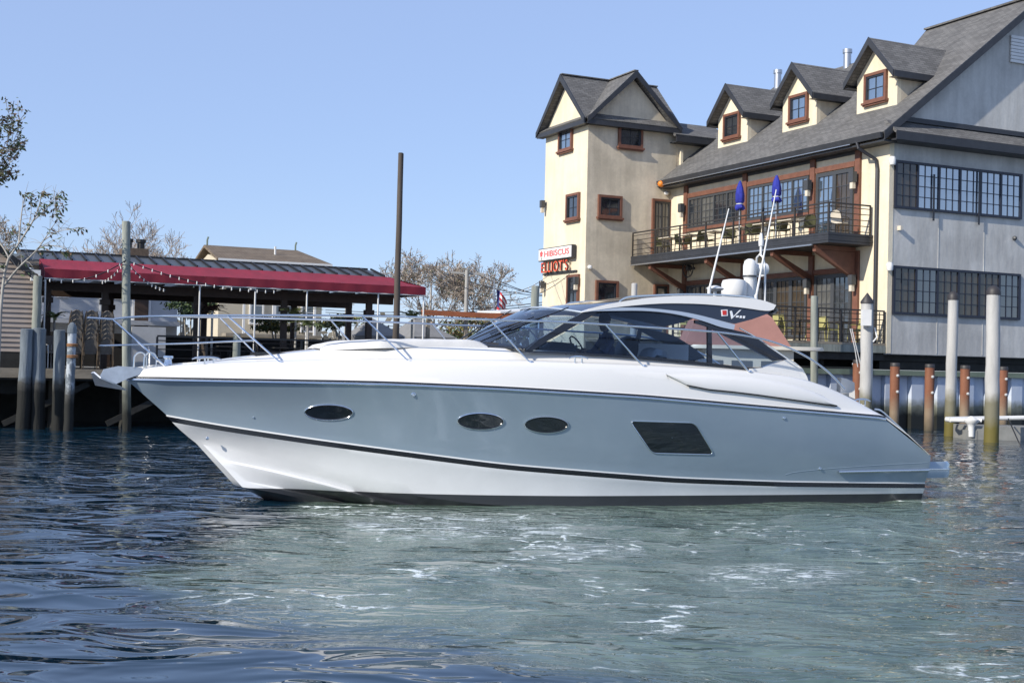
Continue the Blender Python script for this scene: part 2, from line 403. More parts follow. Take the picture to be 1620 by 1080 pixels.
# ------------------------------------------------------------------ land behind the bulkhead
LAND = 1.55
soil = mat('dusty ground', (.16, .15, .125), .95, col2=(.25, .235, .20), vscale=.4)
T0 = on_s(1150, 600, SB)[0]
lm = MB(); lm.box(T0, SB + .36, -1.5, 400, 900, LAND)
lm.box(-400, SB + 4.02, -1.5, T0 - .01, 900, LAND)
lo_ = lm.build('land', soil); place(lo_, 0, 0, 0); tag(lo_, kind='structure')

# ------------------------------------------------------------------ steel sheet bulkhead under the restaurant
SHEET = mat('pale blue painted sheet steel', (.42, .49, .62), .55, col2=(.58, .63, .70), vscale=1.3, stretch=(1, 1, .5))
N, L, pb = nodes_of(SHEET)
def tide_shade(m, z0, z1, dark, span=.16, mid=None):
    """slimy tide zone: stain below height z0, black weed below z1; dock shade too on left piles"""
    N, L, b = nodes_of(m)
    tc = N.new('ShaderNodeNewGeometry'); sx = N.new('ShaderNodeSeparateXYZ'); L.new(tc.outputs['Position'], sx.inputs[0])
    nz = N.new('ShaderNodeTexNoise'); nz.inputs['Scale'].default_value = 4; L.new(tc.outputs['Position'], nz.inputs[0])
    ad = N.new('ShaderNodeMath'); ad.operation = 'MULTIPLY_ADD'; L.new(nz.outputs['Fac'], ad.inputs[0]); ad.inputs[1].default_value = -.35; L.new(sx.outputs[2], ad.inputs[2])
    src = b.inputs['Base Color'].links[0].from_socket if b.inputs['Base Color'].links else None
    col = tuple(b.inputs['Base Color'].default_value)
    for lo, hi, c in ((z0 - span - .17, z0 + span - .17, mid or dark), (z1 - span - .17, z1 + span - .17, dark)):
        mr = N.new('ShaderNodeMapRange'); mr.inputs[1].default_value = lo; mr.inputs[2].default_value = hi; L.new(ad.outputs[0], mr.inputs[0])
        mx = N.new('ShaderNodeMix'); mx.data_type = 'RGBA'; L.new(mr.outputs[0], mx.inputs[0])
        mx.inputs[6].default_value = (*c, 1)
        if src is not None: L.new(src, mx.inputs[7])
        else: mx.inputs[7].default_value = col
        src = mx.outputs[2]
    L.new(src, b.inputs['Base Color'])
tide_shade(SHEET, .95, .62, (.012, .014, .012), mid=(.16, .17, .14))
SBK = .25                                  # this stretch stands further out, under the building's edge
bk = thing('bulkhead', (0, SBK, 0), 'pale blue steel sheet bulkhead below the grey gable wall', 'bulkhead')
pan = MB(); w = .62
for i in range(40):
    t0 = T0 + i * w; m = MB(); d = .16 if i % 2 else .0
    m.prism([(t0 + .03, SBK + d, -1.2), (t0 + w - .03, SBK + d, -1.2), (t0 + w, SBK + .2, -1.2), (t0, SBK + .2, -1.2)], (0, 0, 1.2 + 1.93))
    m.build('sheet_panel', SHEET, bk)
CAPM = mat('weathered green cap timber', (.16, .20, .15), .85, var=.2, vscale=2)
cap = MB(); cap.box(T0, SBK - .12, 1.932, T0 + 40 * w, SBK + .35, 2.12); cap.build('cap_beam', CAPM, bk)
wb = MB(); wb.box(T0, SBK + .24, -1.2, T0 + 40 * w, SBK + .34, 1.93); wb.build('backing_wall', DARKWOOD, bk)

# ------------------------------------------------------------------ piles
RUST = mat('rusty brown steel pile', (.17, .062, .032), .8, col2=(.27, .115, .065), vscale=3, stretch=(1, 1, .4), bump=.2)
tide_shade(RUST, 1.0, .25, (.05, .045, .03), mid=(.24, .18, .125), span=.34)
WPILE = mat('white sleeved pile', (.36, .355, .345), .75, col2=(.50, .495, .48), vscale=3, stretch=(1, 1, .2), bump=.5, bscale=9)
tide_shade(WPILE, 1.35, .6, (.12, .10, .02), mid=(.16, .15, .10), span=.2)
tide_shade(PILE, 1.1, .6, (.014, .015, .012), mid=(.08, .085, .07)); tide_shade(PILEBLUE, 1.30, 1.08, (.008, .009, .008), mid=(.05, .05, .047), span=.08)  # blue grey piles: shade put into the colour of the enlarged weedy foot
CAPB = mat('black pile cap', (.035, .032, .034), .55)
def pile(px, ytop, wpx, Y, m, label, cat='pile', group=None, lean=0, taper=.9, capm=None, capk='dome', zb=-1.5, name='pile', pxb=None, zpx=None):
    p = on_y(px, ytop, Y); r = wpx / 2 * Y / FPX; zt = p.z
    q = on_y(pxb, zpx, Y) if pxb else None
    dx = (q.x - p.x) / (zt - q.z) if q else random.Random(int(px)).uniform(-.018, .012)
    base = Vector((p.x + dx * (zt - zb), Y, zb))
    mb = MB(); pts = []; rs = []; rg = random.Random(int(px * 7)); K = 14
    for i in range(K + 1):
        z = lerp(zb, zt, i / K); pts.append((base.x - dx * (z - zb) + rg.uniform(-.01, .01), Y + rg.uniform(-.01, .01), z)); rs.append(r * lerp(1.06, taper, i / K) * rg.uniform(.975, 1.025))
    mb.tube(pts, rs, 14)
    if not capm:
        mb.lathe([(r * taper * .97, zt), (r * taper * .8, zt + .02)], (p.x, Y, 0), 14)
        return wone(mb, name, m, (base.x, Y, 0), label, cat, group, smooth=50)
    o = wthing(name, (base.x, Y, 0), label, cat, group)
    mb.build('shaft', m, o, smooth=50)
    c = MB(); rr = r * taper
    if capk == 'cone': c.lathe([(rr * 1.12, zt - .06), (rr * 1.14, zt), (.012, zt + rr * 1.5)], (p.x, Y, 0), 16)
    else: c.lathe([(rr * 1.1, zt - .05), (rr * 1.1, zt + .05), (rr * .95, zt + .14), (rr * .5, zt + .22), (.02, zt + .24)], (p.x, Y, 0), 16)
    c.build('cap', capm, o, smooth=40); return o
p1 = pile(1372, 477, 20.5, 40.5, WPILE, 'white pile with a pointed black cap and a small white box', capm=CAPB, capk='cone')
_p = on_y(1367, 503, 40.5)
mb = MB(); mb.box(_p.x - .16, 40.12, _p.z - .25, _p.x + .13, 40.3, _p.z + .25); mb.build('junction_box', WHITE, p1)
mb = MB(); mb.tube([(_p.x + .30, 40.35, _p.z - .3), (_p.x + .36, 40.3, _p.z - .6), (_p.x + .24, 40.3, _p.z - .75)], .025, 6); mb.build('hook', WHITE, p1)
pile(1508, 472, 17.5, 42.2, WPILE, 'slimmer lumpy white pile with a rounded black cap before the gable windows', capm=CAPB)
pile(1572, 464, 22.5, 38.6, WPILE, 'thickest white pile with black cap and a weed green foot in the water', capm=CAPB)
BR = ('rusty brown fender pile half hidden behind the boxed white pile', 'rusty brown fender pile standing next beyond the boxed white pile', 'rusty brown fender pile next to the slimmer lumpy white pile on its shore side', 'rusty brown fender pile showing just past the slimmer lumpy white pile', 'rusty brown fender pile just past the thickest white pile')
ZNC = mat('zinc bolt', (.6, .6, .58), .4, metal=.3)
for i, (x, y) in enumerate(((1357, 570), (1416, 575), (1471, 577), (1527, 579), (1587, 581))):
    Y = 44.3 + i * .45; p = on_y(x, y, Y); r = 7.4 * Y / FPX
    o = wthing('fender_pile', (p.x, Y, 0), BR[i], 'pile', 'brown fender piles along the bulkhead')
    mb = MB(); mb.tube([(p.x, Y, z) for z in (-1.5, 0, 1, p.z)], r, 16); mb.build('shaft', RUST, o, smooth=50)
    mb = MB(); mb.lathe([(r * 1.03, p.z - .1), (r * 1.03, p.z), (r * .9, p.z + .03)], (p.x, Y, 0), 16); mb.build('top_band', CAPB, o, smooth=40)
    for zz in (p.z - .42, p.z - .98):
        mb = MB(); mb.lathe([(.055, -.02), (.055, .035), (.02, .06)], (p.x + r * .3, Y - r * .95, zz), 8, ax=(.25, -1, 0)); mb.build('bolt', ZNC, o)
pile(634, 243, 10.5, 38.2, DKPOLE, 'very tall bare dark brown timber pole beside the red awning', 'pole', pxb=627, zpx=510, name='mooring_pole', taper=.82)
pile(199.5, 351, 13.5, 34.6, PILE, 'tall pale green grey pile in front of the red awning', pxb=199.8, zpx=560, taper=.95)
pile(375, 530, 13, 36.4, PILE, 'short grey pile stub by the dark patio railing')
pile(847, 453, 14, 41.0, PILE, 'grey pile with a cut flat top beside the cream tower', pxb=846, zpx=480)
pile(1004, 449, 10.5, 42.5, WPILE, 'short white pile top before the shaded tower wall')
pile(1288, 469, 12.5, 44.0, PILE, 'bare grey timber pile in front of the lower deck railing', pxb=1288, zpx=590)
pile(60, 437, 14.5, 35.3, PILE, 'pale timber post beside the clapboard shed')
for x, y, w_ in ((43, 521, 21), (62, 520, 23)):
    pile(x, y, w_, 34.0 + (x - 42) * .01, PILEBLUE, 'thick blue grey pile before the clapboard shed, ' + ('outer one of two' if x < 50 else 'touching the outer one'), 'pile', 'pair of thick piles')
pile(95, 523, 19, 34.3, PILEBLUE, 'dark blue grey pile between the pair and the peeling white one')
PEEL = mat('peeling white pile', (.42, .46, .50), .8, col2=(.14, .165, .19), vscale=3.5, stretch=(1, 1, .5), vlo=.47, vhi=.53)
tide_shade(PEEL, 1.05, .8, (.008, .009, .008), mid=(.05, .05, .047), span=.1)
pp = pile(114, 524, 15, 34.0, PEEL, 'peeling white and blue pile with orange rope bands', capm=PILEBLUE)
ORG_R = mat('orange rope', (.26, .13, .06), .8, var=.3, vscale=20)
for yy in (547, 565):
    q = on_y(117, yy, 34.0); mb = MB()
    for k in range(2): mb.tube([(q.x + .130 * math.cos(a) - .04, 34 + .130 * math.sin(a), q.z + .04 * k) for a in [2 * math.pi * j / 14 for j in range(14)]], .022, 5, closed=True)
    mb.build('rope_band', ORG_R, pp, smooth=50)

# ------------------------------------------------------------------ timber dock on the left with open dark underside
DT0 = -46.; DT1 = T0
dock = thing('dock', (DT0, SB, 0), 'timber dock on dark piles under the red awning pavilion', 'dock')
DZ = 1.62
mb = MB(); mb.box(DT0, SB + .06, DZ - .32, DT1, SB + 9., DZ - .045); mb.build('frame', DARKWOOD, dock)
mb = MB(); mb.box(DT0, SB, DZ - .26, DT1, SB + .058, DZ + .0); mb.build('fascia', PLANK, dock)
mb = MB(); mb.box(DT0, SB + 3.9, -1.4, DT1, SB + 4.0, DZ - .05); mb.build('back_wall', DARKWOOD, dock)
pl = MB(); pl.box(0, 0, 0, 0.138, 9.0, .045)
tL = on_s(-30, 580, SB)[0]; tR = on_s(520, 590, SB)[0]
first = None; t = tL; k = 0
rg = random.Random(4)
while t < tR and k < 150:
    if first is None:
        first = pl.build('plank', PLANK, dock); first.location = (t - DT0, .0, DZ - .045)
    else: inst(first, dock, (t - DT0, rg.uniform(-.012, .012), DZ - .045 + rg.uniform(-.003, .003)))
    t += .148; k += 1
mb = MB(); mb.box(t, SB + .062, DZ - .044, DT1, SB + 9., DZ - .004); o = mb.build('decking', PLANK, dock); tag(o, kind='stuff')
for i in range(16):
    tt = tL + i * 1.9
    mb = MB(); mb.tube([(tt, SB + .5, z) for z in (-1.4, 0, DZ - .32)], .14, 10); mb.build('dock_pile', DARKWOOD, dock, smooth=50)
for i in range(10):
    tt = tL + i * 2.7 + .6
    mb = MB(); mb.bar((tt, SB + .3, .1), (tt + 2.2, SB + .3, DZ - .4), .06, .16); mb.build('brace', DARKWOOD, dock)
# ------------------------------------------------------------------ restaurant
RB = thing('restaurant_building', (0, 0, 0), 'large cream and grey harbourside building with dormers, balcony and corner tower', 'building')
def suv(co, n):
    h = Vector((0, 0, 1)).cross(n)
    if h.length < 1e-3: return (co.x, co.y)
    h.normalize(); u = n.cross(h); return (co.dot(h), co.dot(u))
def pf(tc): return lambda u, v, d: (tc - d, u, v)      # wall facing -t : u = s
def pg(sc): return lambda u, v, d: (u, sc - d, v)      # wall facing -s : u = t
def pbox(mb, P, u0, u1, v0, v1, d0, d1, mi=0):
    a = P(u0, v0, d0); b = P(u1, v1, d1); mb.box(a[0], a[1], a[2], b[0], b[1], b[2], mi)
def frame_mb(P, u0, u1, v0, v1, w, d0, d1, sill=0, so_=.0):
    m = MB(); pbox(m, P, u0, u1, v1 - w, v1, d0, d1); pbox(m, P, u0, u1, v0, v0 + w, d0, d1)
    pbox(m, P, u0, u0 + w, v0 + w, v1 - w, d0, d1); pbox(m, P, u1 - w, u1, v0 + w, v1 - w, d0, d1)
    return m
def window(root, P, u0, u1, v0, v1, sashes=1, cols=3, rows=4, fm=None, pm=None, sill=None, fw=.09, mull=.08, name='window', label=None, munt=.026, lean=.006):
    """outer frame > muntins and single panes"""
    rg = random.Random(int(u0 * 1000 + v0 * 77))
    m = frame_mb(P, u0, u1, v0, v1, fw, .0, .09)
    iw = (u1 - u0 - 2 * fw - mull * (sashes - 1)) / sashes
    for k in range(1, sashes):
        x = u0 + fw + k * iw + (k - 1) * mull; pbox(m, P, x, x + mull, v0 + fw, v1 - fw, .0, .085)
    w = m.build(name, fm, root)
    if label: w['label'] = label
    mu = MB(); first = None
    pw = iw / cols; ph = (v1 - v0 - 2 * fw) / rows
    for k in range(sashes):
        x0 = u0 + fw + k * (iw + mull)
        for c in range(1, cols): pbox(mu, P, x0 + c * pw - munt / 2, x0 + c * pw + munt / 2, v0 + fw, v1 - fw, .02, .06)
        for r in range(1, rows): pbox(mu, P, x0, x0 + iw, v0 + fw + r * ph - munt / 2, v0 + fw + r * ph + munt / 2, .02, .057)
    if cols * rows > 1: mu.build('muntins', fm, w)
    for k in range(sashes):
        x0 = u0 + fw + k * (iw + mull)
        for c in range(cols):
            for r in range(rows):
                q = P(x0 + (c + .5) * pw, v0 + fw + (r + .5) * ph, .028)
                if first is None or (c == 0 and r == 0 and k > 0):
                    pmk = pm if pm is SHADE or rg.random() < .7 else rg.choice((CURT, PANEW))
                    g = MB(); a = P(-pw / 2, -ph / 2, -.01); b = P(pw / 2, ph / 2, .01); z = P(0, 0, 0)
                    g.box(*[a[i] - z[i] for i in range(3)], *[b[i] - z[i] for i in range(3)])
                    first = g.build('pane', pmk, w); first.data.transform(Matrix.Translation(ORG[w.name]))
                    first.location = Vector(q) - ORG[w.name]
                    o = first
                else: o = inst(first, w, Vector(q) - ORG[w.name])
                o.rotation_euler = (rg.uniform(-lean, lean), rg.uniform(-lean, lean), rg.uniform(-lean, lean))
    return w
def trim(root, P, u0, u1, v0, v1, w=.14, sill=True):
    w *= .8
    m = frame_mb(P, u0 - w, u1 + w, v0 - (0 if sill else w), v1 + w, w, .0, .12)
    t = m.build('window_trim', TRIM, root)
    if sill:
        s = MB(); pbox(s, P, u0 - w * 1.5, u1 + w * 1.5, v0 - .06, v0 + .02, .0, .19); pbox(s, P, u0 - w * 1.2, u1 + w * 1.2, v0 - .12, v0 - .062, .0, .14)
        s.build('sill', TRIM, t)
def wall(root, name, m, *boxes):
    mb = MB()
    for b in boxes: mb.box(*b)
    return mb.build(name, m, root)
def slab(root, name, pts, th, m=None, uv=True):
    """roof slope: polygon (top face) with thickness downwards along its normal"""
    p = [Vector(q) for q in pts]; n = (p[1] - p[0]).cross(p[2] - p[0]).normalized()
    if n.z < 0: n = -n
    mb = MB(); mb.prism(p, -n * th); return mb.build(name, m or SHING, root, uvmap=suv)
zr = lambda t: 11.06 + .78 * t
# walls
wall(RB, 'front_wall', CREAM, (0, .02, 2.75, .25, 14.62, zr(0) - .25))
gw = MB(); gw.prism([(0.004, 0, 2.70), (14.2, 0, 2.70), (14.2, 0, zr(0) - .3), (7.1, 0, zr(7.1) - .3), (0.004, 0, zr(0) - .3)], (0, .25, 0)); gw.build('gable_wall', GREY, RB)
wall(RB, 'corner_board', CREAM, (-.012, -.012, 2.72, .20, .0, zr(0) - .6))
wall(RB, 'rear_wall', GREY, (14.0, .26, 2.75, 14.19, 16, 11))
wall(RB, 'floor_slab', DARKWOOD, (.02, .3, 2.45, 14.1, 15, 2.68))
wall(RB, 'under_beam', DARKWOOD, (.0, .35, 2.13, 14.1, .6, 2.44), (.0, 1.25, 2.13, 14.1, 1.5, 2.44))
# raised panel joints in the grey stucco
for x in (2.35, 4.6):
    jm = MB(); pbox(jm, pg(0), x, x + .035, 2.75, 7.85, .002, .012); jm.build('stucco_joint', GREY, RB)
# main roof
e = -.62; RK = -.38
slab(RB, 'roof_slope', [(e, RK, zr(e)), (7.1, RK, zr(7.1)), (7.1, 5.85, zr(7.1)), (6.0, 5.35, zr(6.0)), (6.0, 14.9, zr(6.0)), (e, 14.9, zr(e))], .2)
slab(RB, 'roof_slope', [(7.102, RK, zr(7.1)), (14.8, RK, zr(-.6)), (14.8, 5.85, zr(-.6)), (7.102, 5.85, zr(7.1))], .2)
slab(RB, 'roof_slope', [(6.004, 5.36, zr(6.0)), (7.1, 5.87, zr(7.1)), (8.2, 5.36, zr(6.0))], .05)
wall(RB, 'flat_roof', CHAR, (6.01, 5.38, zr(6) - .3, 14, 15, zr(6) - .06))
rg_ = MB(); rg_.bar((7.1, RK - .01, zr(7.1) + .03), (7.1, 5.85, zr(7.1) + .03), .3, .07); rg_.build('ridge_cap', SHING, RB, uvmap=suv)
# rake boards, eave fascia, gutter
for (a, b) in (((e, zr(e)), (7.1, zr(7.1))), ((14.8, zr(-.6)), (7.1, zr(7.1)))):
    rb = MB(); rb.prism([(a[0], RK - .05, a[1] + .02), (b[0], RK - .05, b[1] + .02), (b[0], RK - .05, b[1] - .30), (a[0], RK - .05, a[1] - .30)], (0, .047, 0)); rb.build('rake_board', CHAR, RB)
sf = MB(); sf.prism([(e + .02, RK, zr(e) - .26), (7.1, RK, zr(7.1) - .27), (7.1, 0.01, zr(7.1) - .27), (e + .02, 0.01, zr(e) - .26)], (0, 0, -.02)); sf.build('rake_soffit', CHAR, RB)
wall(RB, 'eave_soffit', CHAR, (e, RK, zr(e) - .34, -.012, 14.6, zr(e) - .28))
gt = MB(); gt.prism([(e - .14, RK + .05, zr(e) - .02), (e - .003, RK + .05, zr(e) - .02), (e - .003, RK + .05, zr(e) - .22), (e - .10, RK + .05, zr(e) - .22)], (0, 15.1, 0)); gt.build('gutter', CHAR, RB)
gl = MB(); gl.box(e - .12, 1.3, zr(e) - .252, e - .02, 14.6, zr(e) - .224); gl.build('gutter_lip', ALU, RB)
# shingled pent skirt along the gable
sk = [(-.25, -.62, 10.62), (14.4, -.62, 10.62), (14.4, -.02, 11.10), (-.25, -.02, 11.10)]
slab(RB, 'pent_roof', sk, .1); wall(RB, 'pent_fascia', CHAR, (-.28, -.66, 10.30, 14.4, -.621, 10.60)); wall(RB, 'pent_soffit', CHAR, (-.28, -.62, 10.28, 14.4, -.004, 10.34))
wall(RB, 'pent_flashing', CHAR, (.35, -.10, 11.105, 14, -.006, 11.28))
# gable vent
gv = MB()
for i in range(8): gv.bar((5.75, -.06, 13.95 + i * .13), (8.45, -.06, 13.95 + i * .13), .05, .11)
gv.build('gable_vent', WHITE, RB)
# gable windows
window(RB, pg(-.001), .21, 6.45, 7.95, 9.68, 6, 3, 4, WINBLUE, PANEB, label='long navy framed upper window reflecting the blue sky')
window(RB, pg(-.001), .21, 6.45, 4.13, 5.88, 6, 3, 4, WINBLUE, PANE, label='long navy framed lower window reflecting bare trees')
for u, v in ((1.98, 7.6), (4.2, 7.6)):
    m_ = MB(); pbox(m_, pg(0), u, u + .07, v, 9.6 if u > 3 else 9.3, .09, .12); m_.build('drip_strip', SHADOWTRIM, RB)
# fittings on the gable wall
def lampbulk(u, v):
    m = MB(); m.lathe([(.10, 0), (.12, .05), (.12, .22), (.09, .3)], (u, -.13, v - .15), 10); m.box(u - .06, -.08, v + .02, u + .06, -.001, v + .1); m.build('bulkhead_light', WHITE, RB, smooth=40)
lampbulk(.02, 9.62); lampbulk(-.02, 5.82)
mb = MB(); q = on_s(1421, 361); mb.box(q[0] - .04, -.17, q[1] - .08, q[0] + .05, -.001, q[1] + .08); mb.build('outlet_box', CREAMTOP, RB)
mb = MB(); q = on_s(1604, 377); mb.lathe([(.08, 0), (.09, .06), (.05, .12)], (q[0], -.002, q[1]), 10, ax=(0, -1, 0)); mb.build('wall_vent', DOORGREY, RB)
# dormers
for (s0, s1), pm in (((.93, 3.15), PANEB), ((5.55, 7.77), PANEB), ((10.22, 12.46), PANE)):
    tf = 1.13; sc = (s0 + s1) / 2; ze = 13.42; za = 14.62; hw = (s1 - s0) / 2
    d = MB(); d.prism([(tf, s0, 11.86), (tf, s1, 11.86), (tf, s1, ze - .17), (tf, sc, za - .2), (tf, s0, ze - .17)], (.18, 0, 0)); dw = d.build('dormer_wall', CREAM, RB)
    for sy in (s0, s1):
        c = MB(); y0 = sy if sy == s0 else sy - .12
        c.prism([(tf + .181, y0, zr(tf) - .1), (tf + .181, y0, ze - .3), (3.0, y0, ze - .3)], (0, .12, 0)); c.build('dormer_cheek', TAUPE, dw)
    ov = .42; k = (za - ze) / hw; zlo = za - k * (hw + .25)
    for sg in (-1, 1):
        lo_s = sc + sg * (hw + .25)
        tlo = (zlo - 11.06) / .78 + .1; thi = (za - 11.06) / .78 + .1
        slab(dw, 'dormer_roof', [(tf - ov, sc + sg * .001, za), (tf - ov, lo_s, zlo), (tlo, lo_s, zlo), (thi, sc + sg * .001, za)], .12)
        fb = MB(); fb.prism([(tf - ov - .045, sc, za + .02), (tf - ov - .045, lo_s + sg * .02, zlo + .0), (tf - ov - .045, lo_s + sg * .02, zlo - .26), (tf - ov - .045, sc, za - .28)], (.043, 0, 0)); fb.build('dormer_rake', CHAR, dw)
        fe = MB(); fe.box(tf - ov, min(lo_s, lo_s + sg * .05), zlo - .25, tlo - .1, max(lo_s, lo_s + sg * .05), zlo - .02); fe.build('dormer_fascia', CHAR, dw)
        so2 = MB(); so2.box(tf - ov + .01, min(lo_s, lo_s - sg * .25), zlo - .25, tlo - .2, max(lo_s, lo_s - sg * .25), zlo - .23); so2.build('dormer_soffit', CHAR, dw)
    wv0, wv1 = sc - .5, sc + .5
    trim(RB, pf(tf - .001), wv0, wv1, 12.24, 13.25, .14)
    window(RB, pf(tf - .002), wv0, wv1, 12.26, 13.25, 1, 2, 2, SHADOWTRIM, pm, fw=.07)
# vent pipes on the roof
for s_, t_, h_ in ((14.5, 5.9, .75), (9.4, 5.85, .7)):
    vp = MB(); vp.tube([(t_, s_, zr(t_) - .2), (t_, s_, zr(t_) + h_)], .17, 12); vp.lathe([(.21, zr(t_) + h_ - .12), (.21, zr(t_) + h_ + .05)], (t_, s_, 0), 12); vp.build('vent_pipe', ALU, RB, smooth=40)
# ---- front facade: posts, beams, openings
PS = (13.18, 8.69, 4.23, 1.62)
for s_ in PS:
    wall(RB, 'facade_post', TRIM, (-.10, s_ - .14, 6.97, -.001, s_ + .14, zr(e) - .35))
    wall(RB, 'facade_post', TRIM, (-.10, s_ - .14, 2.8, -.001, s_ + .14, 6.5))
for (a, b) in ((8.86, 13.01), (4.4, 8.52), (1.79, 4.06)):
    wall(RB, 'head_beam', TRIM, (-.09, a, 9.66, -.001, b, 9.86)); wall(RB, 'head_beam', TRIM, (-.09, a, 5.72, -.001, b, 5.92))
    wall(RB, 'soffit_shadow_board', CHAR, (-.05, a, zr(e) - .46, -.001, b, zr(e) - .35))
fs = pf(-.001)
window(RB, fs, 8.92, 12.95, 8.28, 9.64, 4, 3, 4, DOORGREY, PANE, munt=.03)
window(RB, fs, 4.46, 8.46, 8.22, 9.64, 4, 3, 4, DOORGREY, PANEB, munt=.03)
window(RB, fs, 1.86, 4.00, 7.0, 9.62, 2, 3, 5, DOORGREY, PANEB, name='door', fw=.14, mull=.2)
window(RB, fs, 8.92, 12.95, 3.3, 5.70, 4, 3, 5, DOORGREY, PANE, munt=.03)
window(RB, fs, 4.46, 8.46, 3.3, 5.70, 4, 3, 5, DOORGREY, PANE, name='door', fw=.12, mull=.2)
window(RB, fs, 1.86, 4.00, 3.0, 5.70, 2, 3, 5, DOORGREY, PANE, name='door', fw=.14, mull=.2)
wall(RB, 'sill_rail', TRIM, (-.11, 8.88, 8.14, -.002, 12.99, 8.27), (-.11, 4.42, 8.08, -.002, 8.5, 8.21))
def lantern(P, u, v, sc=1.):
    m = MB(); pbox(m, P, u - .10 * sc, u + .10 * sc, v - .12, v + .22 * sc, .10, .30); pbox(m, P, u - .04, u + .04, v, v + .1, .0, .10); o = m.build('wall_lantern', DOORGREY, RB)
    g = MB(); pbox(g, P, u - .065 * sc, u + .065 * sc, v - .36, v - .122, .13, .27); g.build('lamp_glass', CREAMTOP, o)
for s_ in (13.18, 4.23, 1.62): lantern(pf(-.10), s_, 9.15, 1.2); 
for s_ in (13.18, 4.23, 1.62): lantern(pf(-.10), s_ - .05, 5.35, 1.1)
# downpipe
dp = MB(); dp.tube([(e - .05, 1.0, 10.42), (e - .05, .9, 10.15), (-.09, .62, 9.75), (-.09, .55, 9.4), (-.09, .55, 3.0)], .065, 8); dp.build('downpipe', SHADOWTRIM, RB, smooth=40)
# balcony
BT = -2.05; b0, b1 = .8, 14.55; BZ0, BZ1 = 6.62, 7.0
wall(RB, 'balcony_slab', CHAR, (BT + .04, b0 + .04, BZ0 + .02, -.002, b1, BZ1 - .03))
for i in range(4):
    z0 = BZ0 + .02 + i * .095; o_ = .012 if i % 2 else 0
    wall(RB, 'balcony_board', CHAR, (BT - o_, b0 - o_, z0, BT + .038, b1, z0 + .09)); wall(RB, 'balcony_board', CHAR, (BT + .039, b0 - o_, z0, -.003, b0 + .038, z0 + .09))
wall(RB, 'balcony_edge', ALU, (BT - .03, b0 + .9, BZ0 - .03, BT + .03, b1, BZ0 + .018))
wall(RB, 'balcony_floor', PLANK, (BT + .0, b0 + .0, BZ1 - .028, -.004, b1, BZ1 + .012))
for s_ in (13.1, 8.69, 4.23, 1.7):
    br = MB(); br.prism([(-.11, s_ - .09, 5.72), (-1.95, s_ - .09, BZ0 - .05), (-1.95, s_ - .09, BZ0 - .24), (-.11, s_ - .09, 5.45)], (0, .18, 0)); br.box(-1.95, s_ - .085, BZ0 - .16, -.1, s_ + .085, BZ0 - .001)
    if s_ < 2: br.prism([(-.11, s_ - .07, 5.73), (-.11, s_ - .07, BZ0 - .17), (-1.8, s_ - .07, BZ0 - .17)], (0, .14, 0))
    br.build('balcony_bracket', TRIM, RB)
def railing(root, pts, z0, z1, nbar, step, m=IRON, r=.022, name='railing'):
    """posts, top rail and horizontal bars along a polyline of (t, s)"""
    rl = MB()
    for (p, q) in zip(pts, pts[1:]): rl.bar((p[0], p[1], z1), (q[0], q[1], z1), .07, .05)
    o = rl.build(name, m, root)
    for i in range(nbar):
        z = lerp(z0 + .1, z1 - .13, i / (nbar - 1)); bb = MB()
        for (p, q) in zip(pts, pts[1:]): bb.tube([(p[0], p[1], z), (q[0], q[1], z)], r * .75, 5)
        bb.build('rail_bar', m, o)
    for (p, q) in zip(pts, pts[1:]):
        d = math.hypot(q[0] - p[0], q[1] - p[1]); n = max(1, round(d / step))
        for i in range(n + (1 if q == pts[-1] else 0)):
            x, y = lerp(p[0], q[0], i / n), lerp(p[1], q[1], i / n)
            pb_ = MB(); pb_.box(x - .028, y - .028, z0 - .15, x + .028, y + .028, z1 - .026); pb_.build('rail_post', m, o)
    return o
railing(RB, [(-.1, b0 + .05), (BT + .05, b0 + .05), (BT + .05, b1 - .05)], BZ1, 8.08, 5, 1.9)
# door between balcony and tower, on the tower's shaded wall
ST = 14.6; TT = -4.38; S1 = 18.78; ZE = 13.12
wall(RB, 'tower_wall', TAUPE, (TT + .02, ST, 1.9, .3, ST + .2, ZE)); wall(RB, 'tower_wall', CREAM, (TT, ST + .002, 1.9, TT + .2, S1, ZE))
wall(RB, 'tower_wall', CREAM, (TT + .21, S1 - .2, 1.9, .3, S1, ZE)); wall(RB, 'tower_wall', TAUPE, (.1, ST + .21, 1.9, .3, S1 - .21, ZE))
wall(RB, 'tower_base', DARKWOOD, (TT + .3, ST + .3, -1.3, .2, S1 - .3, 1.89))
tl = pf(TT - .001); tr_ = pg(ST - .001)
def twin(P, u0, u1, v0, v1, pm, cols=2, rows=2):
    trim(RB, P, u0, u1, v0, v1, .14); window(RB, P, u0, u1, v0 + .01, v1, 1, cols, rows, SHADOWTRIM, pm, fw=.07)
for py0, py1 in ((207, 236), (312, 346), (448, 480)):
    u1_, v1_ = on_t(888 if py0 < 300 else 900, py0, TT); u0_, v0_ = on_t(905 if py0 < 300 else 916, py1, TT)
    if py0 > 400: u0_, u1_ = u0_ + .05, u0_ + .95; v1_ = 6.02; v0_ = 4.6
    twin(tl, u0_, u1_, v0_, v1_, PANEB if py0 < 300 else PANE)
for (x0, y0, x1, y1) in ((981, 201, 1012, 236), (949, 312, 979, 346)):
    u0_, v1_ = on_s(x0, y0, ST); u1_, v0_ = on_s(x1, y1, ST); twin(tr_, u0_, u1_, v0_, v1_, PANE)
u0_, v1_ = on_s(945, 447, ST); u1_, _ = on_s(974, 447, ST); twin(tr_, u0_, u1_, 4.6, v1_, PANE, 1, 1)
u0_, v1_ = on_s(1034, 318, ST); u1_, _ = on_s(1063, 318, ST)
u1_ = min(u1_, -.02)
